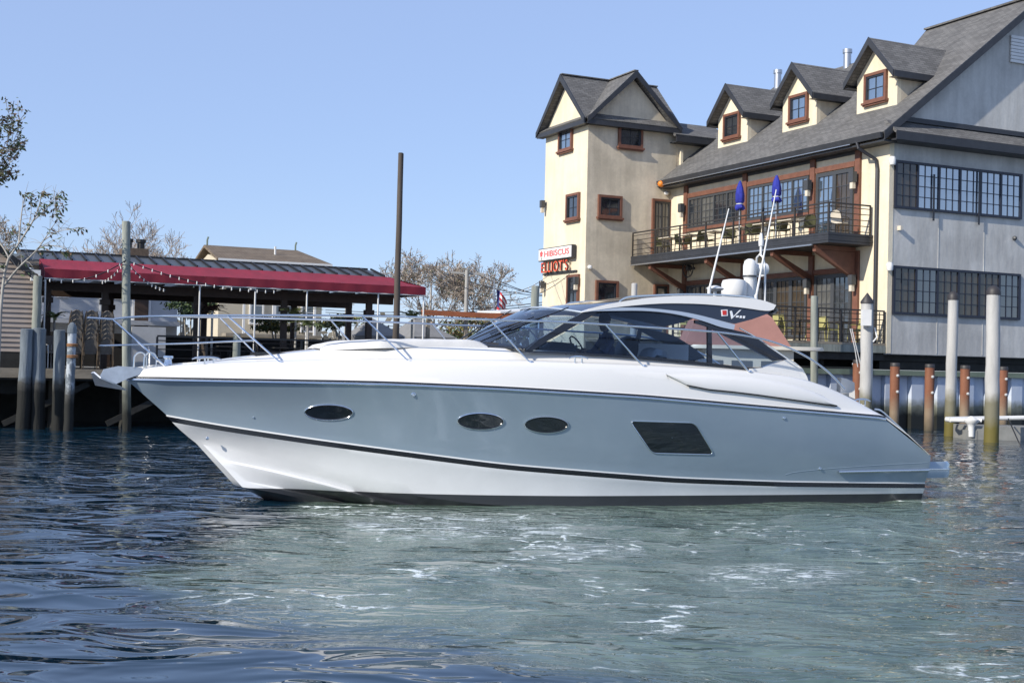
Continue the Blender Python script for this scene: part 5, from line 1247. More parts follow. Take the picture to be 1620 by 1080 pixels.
# patio railing at the dock edge
PR = thing('patio_railing', (-24, SB + .5, DZ), 'low black patio railing along the dock edge under the awning', 'railing')
t_l = on_s(248, 560, SB + .5)[0]; railing(PR, [(t_l, SB + .5), (-14, SB + .5)], DZ, DZ + .98, 4, 1.5, BLACKM)
m = MB(); m.box(on_s(208, 540, 2.6)[0], 2.6, DZ, on_s(262, 540, 2.6)[0], 2.7, DZ + 1.25); one(m, 'menu_board', mat('pale grey panel', (.42, .42, .42), .7, var=.1), (on_s(235, 540, 2.6)[0], 2.6, DZ), 'pale grey standing panel between the tall pile and the railing', 'panel')
# chairs and tables under the awning
dch = make_chair('dining_chair', 'dark wicker dining chair at a table under the red awning', 'dining chairs under the awning', BLACKM, WICKER)
dtb = make_table('dining_table', 'dark dining table under the red awning', 'dining tables under the awning', BLKSC, BLACKM, .45)
fc = ft = True; rg = random.Random(9)
for t_ in (-22.9, -21.2, -19.5, -17.8):
    for s_ in (3.0, 5.4):
        o = dtb if ft else copy_tree(dtb); ft = False; put(o, t_ + (s_ > 4) * .5, s_, DZ)
        for dt, rz in ((.6, -math.pi / 2), (-.6, math.pi / 2)):
            o = dch if fc else copy_tree(dch); fc = False; put(o, t_ + dt + (s_ > 4) * .5, s_ + rg.uniform(-.08, .08), DZ, rz + rg.uniform(-.3, .3))
# three stacks of brown chairs beside the tall pile
STK = mat('brown bentwood frame', (.085, .062, .040), .5, var=.2, vscale=9)
sch = make_chair('stacking_chair', 'brown frame taupe back chair in the stacks beside the tall pile', 'stacked chairs beside the tall pile', STK, SEATGREY, arms=False)
first = True
for k, px in enumerate((118, 142, 167)):
    t_ = on_s(px, 560, 2.0)[0]
    for j in range(7):
        o = sch if first else copy_tree(sch); first = False; put(o, t_, 2.1 - j * .012, DZ + j * .125, math.pi + rg.uniform(-.05, .05)); o.scale = (.80, .9, 1); o['label'] = ('topmost brown chair of the stack ' if j == 6 else 'brown taupe backed chair within the stack ') + ('nearest the peeling white pile', 'between the two other chair stacks', 'nearest the tall pale pile')[k]
dch2 = make_chair('side_chair', 'single grey patio chair beside the stacks', 'loose patio chairs', ALU, SEATGREY, round_back=False)
put(dch2, on_s(84, 560, 2.2)[0], 2.2, DZ, .3); o = copy_tree(dch2); put(o, on_s(98, 560, 2.5)[0], 2.5, DZ, -.4)
# ------------------------------------------------------------------ clapboard shed on the far left
SIDE = mat('taupe clapboard', (.36, .30, .26), .7, var=.10, vscale=2)
tb_ = on_s(54, 430, 2.0)[0]
SH = thing('clapboard_shed', (tb_ - 2, 2.0, DZ), 'taupe clapboard shed with dark sloping eave beside the paired piles', 'shed')
m = MB(); m.prism([(tb_ - 6, 2.03, DZ), (tb_ - .03, 2.03, DZ), (tb_ - .03, 2.03, 4.2), (tb_ - 1.2, 2.03, 5.0), (tb_ - 6, 2.03, 5.0)], (0, 4, 0)); m.build('wall', SIDE, SH)
for j in range(19):
    z = 2.06 + j * .135; tr2 = tb_ if z < 4.25 else tb_ - (z - 4.25) / .78
    m = MB(); m.prism([(tb_ - 6, 2.026, z + .14), (tb_ - 6, 1.985, z), (tb_ - 6, 2.026, z)], (tr2 - tb_ + 6, 0, 0)); m.build('clapboard', SIDE, SH)
m = MB(); m.bar((tb_ + .12, 1.8, 4.04), (tb_ - 3.4, 1.8, 6.8), .10, .17); m.build('rake_board', BLACKM, SH)
slab(SH, 'roof', [(tb_ + .12, 1.86, 4.14), (tb_ - 3.4, 1.86, 6.88), (tb_ - 3.4, 6, 6.88), (tb_ + .12, 6, 4.14)], .10)
m = MB(); m.box(tb_ - .01, 1.97, DZ, tb_ + .08, 2.06, 4.2); m.build('corner_board', SIDE, SH)
m = MB(); m.box(tb_ - .1, 1.75, 4.02, tb_ + .15, 1.98, 4.32); m.build('loudspeaker', WHITE, SH)
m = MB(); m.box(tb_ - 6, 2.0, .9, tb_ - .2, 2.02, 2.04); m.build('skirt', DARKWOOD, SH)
# stair rail between shed and post
m = MB(); m.bar((tb_ + .05, 1.8, DZ + .2), (tb_ + .45, 2.6, DZ + 1.9), .05, .07); m.bar((tb_ - .15, 1.8, DZ + .95), (tb_ + .3, 1.8, DZ + .9), .05, .05); one(m, 'stair_rail', IRON, (tb_, 1.8, DZ), 'dark stair handrail climbing beside the clapboard shed', 'handrail')
# ------------------------------------------------------------------ houses behind
def siding_mat(name, col):
    m = mat(name, col, .7, var=.05, vscale=1); N, L, b = nodes_of(m)
    tc = N.new('ShaderNodeTexCoord'); wv = N.new('ShaderNodeTexWave'); wv.bands_direction = 'Z'; wv.wave_profile = 'SAW'; wv.inputs['Scale'].default_value = 1.3; L.new(tc.outputs['Object'], wv.inputs[0])
    bp = N.new('ShaderNodeBump'); bp.inputs['Strength'].default_value = .7; bp.inputs['Distance'].default_value = .03; L.new(wv.outputs['Fac'], bp.inputs['Height']); L.new(bp.outputs[0], b.inputs['Normal']); return m
SID1 = siding_mat('pale grey vinyl siding', (.48, .50, .53)); SID2 = siding_mat('cream vinyl siding', (.62, .55, .42)); WTRIM = mat('white trim board', (.75, .75, .74), .5)
GH = thing('grey_house', (-25, 14, LAND), 'pale grey sided house seen under the awning with brown door', 'house')
m = MB(); m.box(-27.6, 14, LAND, -22.4, 20, 5.2); m.build('wall', SID1, GH)
m = MB(); m.prism([(-28, 13.6, 5.1), (-22.1, 13.6, 5.1), (-22.1, 17, 5.9), (-28, 17, 5.9)], (0, 0, .1)); m.build('roof', BROOF, GH)
GP = pg(13.999)
for x0, y0, x1, y1 in ((90, 457, 109, 471), (182, 462, 196, 474)):
    u0, v1_ = on_s(x0, y0, 14); u1, v0_ = on_s(x1, y1, 14); window(GH, GP, u0, u1, v0_, v1_, 1, 1, 2, WTRIM, PANE, fw=.07)
u0, _ = on_s(213, 470, 14); u1, v0_ = on_s(234, 498, 14); m = MB(); m.box(u0, 13.9, LAND, u1, 13.998, 5.0); m.build('door', BROWNPOST, GH)
for x in (78, 160, 212, 236): u0, _ = on_s(x, 470, 14); m = MB(); m.box(u0 - .06, 13.93, LAND, u0 + .06, 13.997, 5.05); m.build('corner_trim', WTRIM, GH)
m = MB(); m.box(-27.6, 13.5, 3.15, -22.4, 13.98, 3.32); m.build('deck_band', SID1, GH)
TH = thing('tan_house', (-16, 24, LAND), 'cream two storey house with brown hipped roof behind the awning', 'house')
m = MB(); m.box(-18.55, 24.3, LAND, -13.55, 29.5, 6.55); m.build('wall', SID2, TH)
m = MB(); m.prism([(-18.55, 24.3, 6.55), (-18.55, 29.5, 6.55), (-18.55, 26.9, 7.0)], (.2, 0, 0)); m.build('gable', SID2, TH)
slab(TH, 'roof', [(-18.75, 23.9, 6.62), (-13.2, 23.9, 6.62), (-14.1, 26.9, 7.45), (-18.75, 26.9, 7.45)], .12, BROOF); slab(TH, 'roof', [(-18.75, 26.905, 7.45), (-14.1, 26.905, 7.45), (-13.2, 30, 6.62), (-18.75, 30, 6.62)], .12, BROOF)
slab(TH, 'roof_hip', [(-14.1, 26.9, 7.45), (-13.2, 23.9, 6.62), (-13.2, 30, 6.62)], .05, BROOF)
m = MB(); m.box(-18.7, 23.86, 6.42, -13.2, 23.9, 6.62); m.build('fascia', WTRIM, TH)
TP = pg(24.299)
for u0, u1, v0_, v1_ in ((-18.2, -17.4, 5.3, 6.1), (-17.1, -16.4, 3.6, 5.4), (-15.9, -14.9, 3.7, 4.6), (-16.0, -14.8, 5.5, 6.25), (-14.6, -13.9, 3.3, 5.2)): window(TH, TP, u0, u1, v0_, v1_, 1, 1, 2, WTRIM, PANE, fw=.08)
for t_ in (-17.6, -16.2, -14.2): m = MB(); m.box(t_, 23.4, 3.1, t_ + .1, 23.5, 5.3); m.build('porch_post', WTRIM, TH)
m = MB(); m.box(-18.4, 23.3, 3.0, -13.8, 24.2, 3.14); m.build('porch_deck', PLANK, TH)
for t_ in (-18.6, -14.2): m = MB(); m.tube([(t_, 26.9, 7.45), (t_, 26.9, 7.7), (t_ + .05, 26.9, 7.85)], .045, 5); m.build('finial', OLIVE, TH)
m = MB(); m.tube([(-15.6, 25.5, 7.0), (-15.6, 25.5, 7.45)], .05, 6); m.build('vent_pipe', WHITE, TH)
# timber bar canopy with orange fascia
OR_ = mat('orange stained timber', (.42, .13, .05), .6, var=.2, vscale=3)
BC = thing('bar_canopy', (-13, 7, LAND), 'low open bar canopy with orange timber fascia beside the tower', 'canopy')
t0c, zc0 = on_s(668, 494, 7); t1c, zc1 = on_s(868, 491, 7)
m = MB(); m.bar((t0c, 7, zc0), (on_s(778, 494, 7)[0], 7, zc0 - .02), .15, .18); m.bar((on_s(778, 494, 7)[0], 7, zc0 - .02), (t1c, 7, zc0 + .1), .15, .18); m.build('fascia', OR_, BC)
m = MB(); m.prism([(on_s(790, 490, 7)[0], 6.9, zc0 + .08), (t1c, 6.9, zc0 + .2), (t1c, 9, zc0 + .32), (on_s(790, 490, 7)[0], 9, zc0 + .16)], (0, 0, .06)); m.build('roof', WHITE, BC)
for x in (680, 740, 800, 860): t_ = on_s(x, 494, 7)[0]; m = MB(); m.box(t_ - .06, 7.1, LAND, t_ + .06, 7.22, zc0 - .1); m.build('post', PLANK, BC)
m = MB(); m.box(t0c + .3, 9, LAND, t1c, 9.4, 2.7); m.build('bar_counter', BLKSC, BC)
# grey canvas tents
TNT = mat('grey canvas', (.20, .20, .20), .85, var=.12)
for px0, px1, pk, s_, yb_, yt_ in ((585, 640, 612, 9, 530, 506), (655, 722, 680, 11, 532, 504)):
    t0_, zb_ = on_s(px0, yb_, s_); t1_, _ = on_s(px1, yb_, s_); tm_, zt_ = on_s(pk, yt_, s_)
    o = thing('market_tent', (tm_, s_, LAND), 'grey peaked canvas tent behind the %s' % ('tall dark pole' if px0 < 600 else 'potted palm by the bar'), 'tent'); c = (tm_, s_ + 1.6, zt_ + .1)
    q = [(t0_, s_, zb_), (t1_, s_, zb_), (t1_, s_ + 3.2, zb_), (t0_, s_ + 3.2, zb_)]
    m = MB(); m.add(q + [c], [(0, 1, 4), (1, 2, 4), (2, 3, 4), (3, 0, 4)]); m.add([(a[0], a[1], a[2] - k) for k in (0, .25) for a in q], [(i, (i + 1) % 4, 4 + (i + 1) % 4, 4 + i) for i in range(4)]); m.build('canopy', TNT, o)
    for a in q: m = MB(); m.tube([(a[0], a[1], LAND), a], .03, 6); m.build('pole', ALU, o)
# flag, utility poles and wires
Yf = 52.; p0 = on_y(783, 500, Yf); p1_ = on_y(782, 442, Yf)
FL = wthing('flagpole', (p0.x, Yf, LAND), 'slim pole flying a striped red and white flag by the tower', 'flagpole')
m = MB(); m.tube([(p0.x, Yf, LAND), (p1_.x, Yf, p1_.z)], .03, 6); m.build('pole', ALU, FL)
RED = mat('flag red', (.45, .03, .04), .7); FW = mat('flag white', (.75, .73, .72), .7); FBL = mat('flag blue', (.03, .04, .16), .7)
m = MB(); H_ = .95; zt_ = on_y(783, 458, Yf).z; nst = 13
for k in range(nst):
    for j in range(5):
        f0, f1 = j / 5, (j + 1) / 5
        def fp(f, g): return (p0.x + .04 + .42 * f * (1 - .45 * g) + .03 * math.sin(9 * f + g * 5), Yf + .14 * math.sin(8 * f + 3 * g), zt_ - g * 1.45 - .5 * f * f)
        m.add([fp(f0, k / nst), fp(f1, k / nst), fp(f1, (k + 1) / nst), fp(f0, (k + 1) / nst)], [(0, 1, 2, 3)], 2 if (k < 6 and j < 2) else k % 2 ^ 1)
m.build('flag', [FW, RED, FBL], FL)
UPM = mat('pale utility pole', (.36, .35, .33), .9, var=.15); tops = []
for px, yt_, Yp, wpx, lab in ((739, 427, 56, 7, 'pale wooden utility pole with crossarm beside the bare tree'), (683, 418, 90, 3.5, 'thin distant utility pole in front of the bare tree'), (547, 478, 110, 2.5, 'far utility pole seen beyond the awning end')):
    a = on_y(px, yt_, Yp); r_ = wpx / 2 * Yp / FPX; o = wthing('utility_pole', (a.x, Yp, LAND), lab, 'utility pole')
    m = MB(); m.tube([(a.x, Yp, LAND), (a.x, Yp, a.z)], [r_ * 1.15, r_ * .85], 8); m.build('pole', UPM, o, smooth=50)
    m = MB(); m.bar((a.x - .7, Yp, a.z - .12), (a.x + .7, Yp + .3, a.z - .16), .07, .09); m.build('crossarm', UPM, o); tops.append(a)
def wire(a, b, sag, r_, label, n=14):
    m = MB(); a = Vector(a); b = Vector(b); pts = [a.lerp(b, k / n) - Vector((0, 0, sag * 4 * (k / n) * (1 - k / n))) for k in range(n + 1)]; m.tube(pts, r_, 4); return wone(m, 'power_line', BLACKM, tuple(a), label, 'power line', 'overhead wires')
a = tops[0]
for dx, dz in ((-.9, -.2), (0, 0), (.9, -.2)): wire((a.x + dx, 56, a.z + dz), on_y(900, 470 + dz * 4, 70), .3, .018, 'thin black power line leading off the pale utility pole')
for dz in (0, 4, 22): wire(on_y(515, 490 + dz, 80), on_y(860, 478 + dz, 62), .3, .02, 'thin black power line low behind the bare tree')
# ------------------------------------------------------------------ string lights
BUL = mat('frosted festoon bulb', (.85, .84, .80), .3)
bulb_me = None
def string(a, b, sag, nb, label, r_=.014, br=.019):
    global bulb_me
    a = Vector(a); b = Vector(b); o = wthing('string_light', tuple(a), label, 'string light', 'festoon lights')
    def q(f): return a.lerp(b, f) - Vector((0, 0, sag * 4 * f * (1 - f)))
    m = MB(); m.tube([q(k / 24) for k in range(25)], r_, 4); m.build('cord', BLACKM, o)
    for k in range(nb):
        c = q((k + .5) / nb)
        if bulb_me is None:
            g = MB(); g.lathe([(.010, .03), (.014, .015), (br, -.02), (br * .85, -.04), (.008, -.055)], (0, 0, 0), 8); ob = g.build('bulb', BUL, smooth=60); bulb_me = ob.data; ob.parent = o
        else: ob = bpy.data.objects.new('bulb', bulb_me); COL.objects.link(ob); ob.parent = o
        ob.location = c - a
S1L = 'festoon string of bulbs running from the tall pile across the red awning'
hub = on_y(199, 412, 34.3)
string(hub, on_y(70, 441, 34.6), .25, 7, 'festoon string of bulbs from the tall pile down to the timber post'); string(hub, on_y(160, 447, 36.0), .1, 8, 'short festoon string of bulbs dropping from the tall pile under the awning')
string(on_y(205, 414, 34.3), on_y(440, 461, 36.2), .2, 17, 'long festoon string of bulbs along the red awning front'); string(on_y(205, 420, 34.3), on_y(262, 459, 35.8), .12, 9, 'festoon string of bulbs dropping steeply right of the tall pile')
for k, (y0, y1, sg) in enumerate(((438, 450, .5), (446, 466, .3), (441, 452, .9))): string(W(TT - .1, 17.9 - k, on_y(866, y0, 62).z), on_y(752 - k * 12, y1 - k * 3 + 4, 50 + k * 2), sg, 11, 'black festoon string of bulbs strung from the tower towards the flagpole', br=.06)
# ------------------------------------------------------------------ trees and plants
def branch_tree(rg, base, H_, spread, levels, nsplit, r0, up=.25, droop=0, first=.3, lean=(0, 0), crook=.18):
    """returns (tubes, tips); tubes = list of (pts, radii)"""
    tubes, tips = [], []
    def grow(p, d, L_, r, lv):
        pts, rs = [p], [r]; n = 4 if lv else 6
        for i in range(n):
            d = (d + Vector((rg.gauss(0, crook), rg.gauss(0, crook), rg.gauss(0, crook * .7) + up * .25 - droop * lv * .06))).normalized()
            p = p + d * (L_ / n); pts.append(p); rs.append(r * (1 - .55 * (i + 1) / n))
        tubes.append((pts, rs, lv))
        if lv >= levels: tips.append((p, d)); return
        k = nsplit + (rg.random() < .5)
        for j in range(k):
            f = rg.uniform(first if lv == 0 else .35, 1.0) if j else 1.0; i = min(len(pts) - 1, max(1, int(round(f * n)))); q = pts[i]
            ax = d.orthogonal().normalized(); ax.rotate(Matrix.Rotation(rg.uniform(0, 6.28), 3, d)); nd = d.copy(); nd.rotate(Matrix.Rotation(rg.uniform(.35, .85) * spread, 3, ax))
            grow(q, nd, L_ * rg.uniform(.55, .78), rs[i] * .72, lv + 1)
    grow(Vector(base), Vector((lean[0], lean[1], 1)).normalized(), H_, r0, 0); return tubes, tips
def bare_tree(name, base, H_, seed, label, m, levels=6, nsplit=3, r0=.14, spread=1., twig=.010, group=None, first=.35, cat='tree', leaves=None, lm=None, lsize=.06, lean=(0, 0), limbs_max=3):
    rg = random.Random(seed); tubes, tips = branch_tree(rg, base, H_, spread, levels, nsplit, r0, first=first, lean=lean)
    o = wthing(name, tuple(base), label, cat, group); a = MB(); b = MB()
    for pts, rs, lv in tubes:
        (a if lv <= 1 else b).tube(pts, [max(twig, r) for r in rs], 7 if lv <= 1 else 3, caps=False)
    a.build('trunk', m, o, smooth=60); b.build('crown', m, o, smooth=60)
    if leaves:
        c = MB()
        for p, d in tips:
            for k in range(leaves):
                if rg.random() < .25: continue
                q = p - d * rg.uniform(0, .5) + Vector((rg.gauss(0, .09), rg.gauss(0, .09), rg.gauss(0, .09))); u = Vector((rg.gauss(0, 1), rg.gauss(0, 1), rg.gauss(0, .6))).normalized(); v = u.orthogonal().normalized(); s = lsize * rg.uniform(.6, 1.3)
                c.add([q - u * s, q + v * s * .45, q + u * s, q - v * s * .45], [(0, 1, 2, 3)], rg.randrange(3))
        c.build('foliage', lm, o, recalc=False)
    return o
def leaf_mat(name, col, col2=None):
    m = mat(name, col, .6, col2=col2 or tuple(c * 1.5 for c in col), vscale=2.5); return m
TWIG = mat('pale bare twig', (.27, .225, .185), .9, col2=(.41, .35, .295), vscale=.8)
BARK = mat('pale grey bark', (.30, .28, .25), .9, col2=(.42, .40, .36), vscale=5)
LV = [leaf_mat('olive leaf', (.065, .065, .025)), leaf_mat('brown autumn leaf', (.13, .08, .045)), leaf_mat('green leaf', (.065, .09, .035))]
# two bare trees behind the awning, three behind the bar
for i, (px, Yt, hh, sd_, lab) in enumerate(((165, 66, 3.15, 11, 'bare grey twiggy tree behind the awning roof nearer the shed'), (255, 70, 3.1, 12, 'bare grey twiggy tree behind the awning roof nearer the tan house'), (212, 75, 3.5, 15, 'bare grey twiggy tree behind the tall pale pile'))):
    b_ = on_y(px, 540, Yt); bare_tree('bare_tree', (b_.x, Yt, LAND), hh, sd_, lab, TWIG, levels=6, nsplit=3, r0=.16, twig=.012, spread=1.05)
for i, (px, Yt, hh, sd_, lab) in enumerate(((680, 66, 2.6, 21, 'pale bare tree behind the right end of the red awning'), (735, 72, 2.9, 22, 'widest pale bare tree behind the utility pole'), (768, 78, 2.6, 27, 'smaller pale bare tree behind the flag'))):
    b_ = on_y(px, 540, Yt); bare_tree('bare_tree', (b_.x, Yt, LAND), hh, sd_, lab, TWIG, levels=6, nsplit=3, r0=.16, twig=.014, spread=1.15, leaves=1, lm=LV, lsize=.06)
# sparse-leaved tree leaning over the shed, and the tall crown that reaches into the frame
def young_tree():
    """slender tree: limbs follow the photographed ones, spread in depth around the trunk"""
    rg = random.Random(8); Y0 = 33.2; b_ = on_y(-4, 560, Y0)
    o = wthing('young_tree', (b_.x, Y0, DZ), 'slender pale barked tree with a few green leaves beside the clapboard shed', 'tree')
    limbs = [([(-4, 600), (0, 520), (3, 470), (8, 430), (14, 408)], .045, .032, 0), ([(14, 408), (30, 385), (52, 350), (62, 325), (66, 303)], .030, .008, -.3), ([(30, 385), (32, 358), (36, 325), (41, 306)], .026, .008, .5), ([(14, 408), (4, 390), (-12, 372)], .026, .01, .4),
             ([(6, 452), (28, 425), (52, 402), (66, 385), (82, 360)], .032, .009, -.7), ([(58, 395), (75, 388), (100, 392), (108, 398)], .016, .006, -.5), ([(52, 350), (68, 335), (84, 316), (94, 306)], .018, .006, .3), ([(70, 380), (92, 366), (118, 363)], .014, .006, -1.), ([(40, 370), (48, 345), (50, 318)], .014, .006, .8), ([(8, 430), (-14, 412), (-30, 380)], .026, .01, .2), ([(82, 360), (90, 348), (88, 336)], .010, .005, -.9)]
    tr = MB(); cr = MB(); lf = MB(); tips = []
    for k, (pp, r0, r1, dd) in enumerate(limbs):
        n = len(pp); pts = [on_y(x, y, Y0 + dd * (i / (n - 1)) ** 1.3 + rg.uniform(-.04, .04)) for i, (x, y) in enumerate(pp)]; fine = [Vector(p) for p in dens(pts, 4)]
        (tr if k == 0 else cr).tube(fine, [lerp(r0, r1, i / (len(fine) - 1)) for i in range(len(fine))], 7)
        if k:
            for i in range(3, len(fine)):
                for _ in range(2):
                    d = Vector((rg.gauss(.4, 1), rg.gauss(0, 1), rg.gauss(.5, .8))).normalized(); L_ = rg.uniform(.15, .5); e_ = fine[i] + d * L_; cr.tube([fine[i], fine[i] + d * L_ * .5 + Vector((0, 0, .03)), e_], [.006, .005, .003], 4)
                    if rg.random() < .26: tips.append((fine[i], e_))
            tips += [(fine[-3], fine[-1])] * 2
    for a, b in tips:
        for _ in range(rg.randrange(3, 8)):
            q = a.lerp(b, rg.uniform(.3, 1.1)) + Vector((rg.gauss(0, .05), rg.gauss(0, .05), rg.gauss(-.03, .04))); u = Vector((rg.gauss(.5, .6), rg.gauss(0, .6), rg.gauss(-.7, .5))).normalized(); v = u.orthogonal().normalized(); s = rg.uniform(.045, .085); lf.add([q, q + u * s + v * s * .42, q + u * s * 2, q + u * s - v * s * .42], [(0, 1, 2, 3)], rg.choice((0, 2, 2, 1)))
    tr.build('trunk', BARK, o, smooth=60); cr.build('crown', BARK, o, smooth=60); lf.build('foliage', LV, o, recalc=False)
young_tree()
b_ = on_y(-2, 560, 58); bare_tree('bare_tree', (b_.x, 58, LAND), 2.9, 61, 'dull grey half bare tree behind the clapboard shed roof', TWIG, levels=6, nsplit=3, r0=.15, twig=.012, spread=.9, leaves=2, lm=LV, lsize=.06)
b_ = on_y(-78, 560, 42)
bare_tree('tall_tree', (b_.x, 42, LAND), 4.3, 47, 'tall tree with browning leaves reaching over the clapboard shed', BARK, levels=5, nsplit=3, r0=.22, twig=.012, spread=1.0, leaves=17, lm=LV, lsize=.085, first=.5)
# shrubs and potted palms
def bush(px, py, Yb, rx_, rz_, label, lm, n=900, name='bush', sz=.07, seed=1):
    rg = random.Random(seed); c = on_y(px, py, Yb); o = wthing(name, (c.x, Yb, LAND), label, 'bush'); f = MB()
    cl = [Vector((rg.gauss(0, .5) * rx_, rg.gauss(0, .4) * rx_, rg.uniform(-.7, .8) * rz_)) for _ in range(9)]
    for k in range(n):
        q = Vector((c.x, Yb, c.z)) + rg.choice(cl) + Vector((rg.gauss(0, .22) * rx_, rg.gauss(0, .22) * rx_, rg.gauss(0, .2) * rz_)); q.z = max(LAND + .03, q.z)
        u = Vector((rg.gauss(0, 1), rg.gauss(0, 1), rg.gauss(0, 1))).normalized(); v = u.orthogonal().normalized(); s = sz * rg.uniform(.6, 1.4); f.add([q - u * s, q + v * s * .5, q + u * s, q - v * s * .5], [(0, 1, 2, 3)], rg.randrange(len(lm)))
    f.build('foliage', lm, o, recalc=False); m = MB()
    for k in range(4): m.tube([(c.x + rg.uniform(-.1, .1), Yb, LAND - .05), (c.x + rg.uniform(-.4, .4) * rx_, Yb, c.z)], .03, 5)
    m.build('stems', BARK, o)
YLF = [leaf_mat('yellow green leaf', (.16, .14, .03)), leaf_mat('mid green leaf', (.06, .09, .025)), leaf_mat('dark green leaf', (.03, .05, .018))]
bush(285, 480, 50, 1.0, .75, 'yellow green shrub between the grey house and the tan house', YLF, 2200, seed=3)
bush(300, 492, 47, .8, .35, 'dark green rounded shrub before the yellow one', YLF[1:], 1200, seed=4)
bush(440, 513, 46, .8, .3, 'low yellow green shrub behind the dining chairs', YLF, 1000, seed=5)
bush(535, 512, 48, .8, .35, 'low green shrub beyond the awning posts', YLF, 1000, seed=6)
bush(775, 520, 55, 1.6, .5, 'tangled green brown hedge beneath the bare trees', YLF + [LV[1]], 2200, seed=7)
bush(700, 525, 60, 1.8, .5, 'brownish scrub behind the grey tents', YLF + [LV[1]], 2000, seed=8)
POT = mat('dark planter', (.05, .045, .04), .6)
def palm(px, py, Yb, nf, L_, label, lm, zb=None, seed=1, wid=.035):
    rg = random.Random(seed); c = on_y(px, py, Yb); zb = zb or DZ; o = wthing('potted_palm', (c.x, Yb, zb), label, 'palm')
    m = MB(); m.lathe([(.16, zb), (.22, zb + .42), (.24, zb + .45)], (c.x, Yb, 0), 12); m.build('pot', POT, o)
    m = MB(); m.tube([(c.x, Yb, zb + .3), (c.x, Yb, c.z)], .035, 6); m.build('stem', BARK, o)
    for k in range(nf):
        a = k * 2.4 + rg.uniform(-.2, .2); el = rg.uniform(.35, 1.2); f = MB(); pts = []; L2 = L_ * rg.uniform(.7, 1.1)
        for j in range(6):
            g = j / 5; pts.append(Vector((c.x + math.cos(a) * L2 * g * math.cos(el * (1 - .5 * g)), Yb + math.sin(a) * L2 * g * math.cos(el), c.z + L2 * g * math.sin(el) - .55 * L2 * g * g)))
        sd2 = Vector((-math.sin(a), math.cos(a), 0))
        for j in range(1, 6):
            for q in range(3):
                p = pts[j - 1].lerp(pts[j], (q + 1) / 3); d = (pts[j] - pts[j - 1]).normalized()
                for sg in (-1, 1):
                    e3 = p + (sd2 * sg * 1.0 + d * .7 + Vector((0, 0, -.25))).normalized() * L2 * .26 * (1 - .5 * j / 6); f.add([p, p + d * wid, e3, p - d * wid * .3], [(0, 1, 2, 3)])
        f.build('frond', lm, o, recalc=False)
PALM = leaf_mat('palm frond green', (.075, .11, .035), (.17, .19, .07)); CORD = leaf_mat('purple cordyline', (.05, .022, .02), (.09, .045, .035))
palm(86, 503, 36.6, 12, .55, 'spiky potted palm behind the timber post', PALM, seed=2); palm(336, 492, 38.6, 14, .55, 'dark purple spiky plant behind the awning pipe', CORD, seed=3)
palm(468, 505, 39.5, 11, 1.0, 'broad potted palm among the dining chairs', PALM, seed=4); palm(652, 505, 41.5, 12, .8, 'upright yellow green potted palm beside the tall dark pole', PALM, seed=5); palm(487, 515, 38.8, 10, .7, 'low potted palm beneath the awning edge', PALM, seed=6)
# far background: treeline as one mass, low fence
TL = MB(); rg = random.Random(77)
for k in range(2600):
    x = rg.uniform(-75, 40); q = Vector((x, 150 + rg.uniform(-6, 6), LAND + abs(rg.gauss(0, 1.5)) + .6 * math.sin(x * .3) + .3)); s = rg.uniform(.5, 1.0); u = Vector((rg.gauss(0, 1), rg.gauss(0, .6), rg.gauss(0, 1))).normalized(); v = u.orthogonal().normalized(); TL.add([q - u * s, q + v * s * .6, q + u * s, q - v * s * .6], [(0, 1, 2, 3)])
o = TL.build('treeline', leaf_mat('far scrub', (.07, .065, .045), (.12, .105, .075)), recalc=False); tag(o, 'low far brown green treeline beyond the yards', 'treeline', kind='stuff')
# ------------------------------------------------------------------ boat moored behind the yacht
TER = mat('terracotta canvas', (.31, .155, .13), .8, var=.1, vscale=1.5, bump=.3, bscale=4); CRM = mat('cream gelcoat', (.62, .58, .50), .4, var=.05)
Ym = 41.; pc = on_y(1180, 545, Ym)
MBt = wthing('moored_boat', (pc.x, Ym, 0), 'moored cream cabin boat with terracotta canvas enclosure on its roof', 'boat')
def mp(px, py, dy=0): return on_y(px, py, Ym + dy)
a0, a1 = mp(1072, 553), mp(1298, 553)
zt_ = mp(1180, 541).z; zr_ = mp(1180, 551).z
m = MB(); ol = []
for k in range(40):
    a = 2 * math.pi * k / 40; cx = (a0.x + a1.x) / 2; rx_ = (a1.x - a0.x) / 2; ol.append((cx + rx_ * math.copysign(abs(math.cos(a)) ** .55, math.cos(a)), Ym + 1.25 * math.copysign(abs(math.sin(a)) ** .5, math.sin(a))))
m.loft([[(x, y, zr_ - .04) for x, y in ol + ol[:1]], [(x, y, zr_ + .03) for x, y in ol + ol[:1]], [((x - cx) * .985 + cx, y, zr_ + .07) for x, y in ol + ol[:1]]]); m.add([((x - cx) * .985 + cx, y, zr_ + .07) for x, y in ol], [tuple(range(40))]); m.add([(x, y, zr_ - .04) for x, y in ol], [tuple(range(40))]); m.build('cabin_roof', CRM, MBt, smooth=40)
b0_, b1_, b2_, b3_ = mp(1076, 549), mp(1241, 549), mp(1212, 500), mp(1098, 500)
m = MB(); rows = []
for f in (0, .05, .5, .93, 1.0):
    xl, xr = lerp(b0_.x, b3_.x, f), lerp(b1_.x, b2_.x, f); z = lerp(zr_ + .06, b2_.z, f) + (.0 if f < 1 else .03); hy = lerp(1.0, .72, f) * (1 if f < 1 else .9); ins = .0 if f < 1 else .08
    rows.append([(xl + ins, Ym - hy, z), ((xl + xr) / 2, Ym - hy - .02 * math.sin(9 * f), z + .01), (xr - ins, Ym - hy, z), (xr - ins, Ym + hy, z), (xl + ins, Ym + hy, z), (xl + ins, Ym - hy, z)])
m.loft(rows); m.add(rows[-1][:5], [(0, 1, 2, 3, 4)]); m.build('canvas_enclosure', TER, MBt, smooth=25)
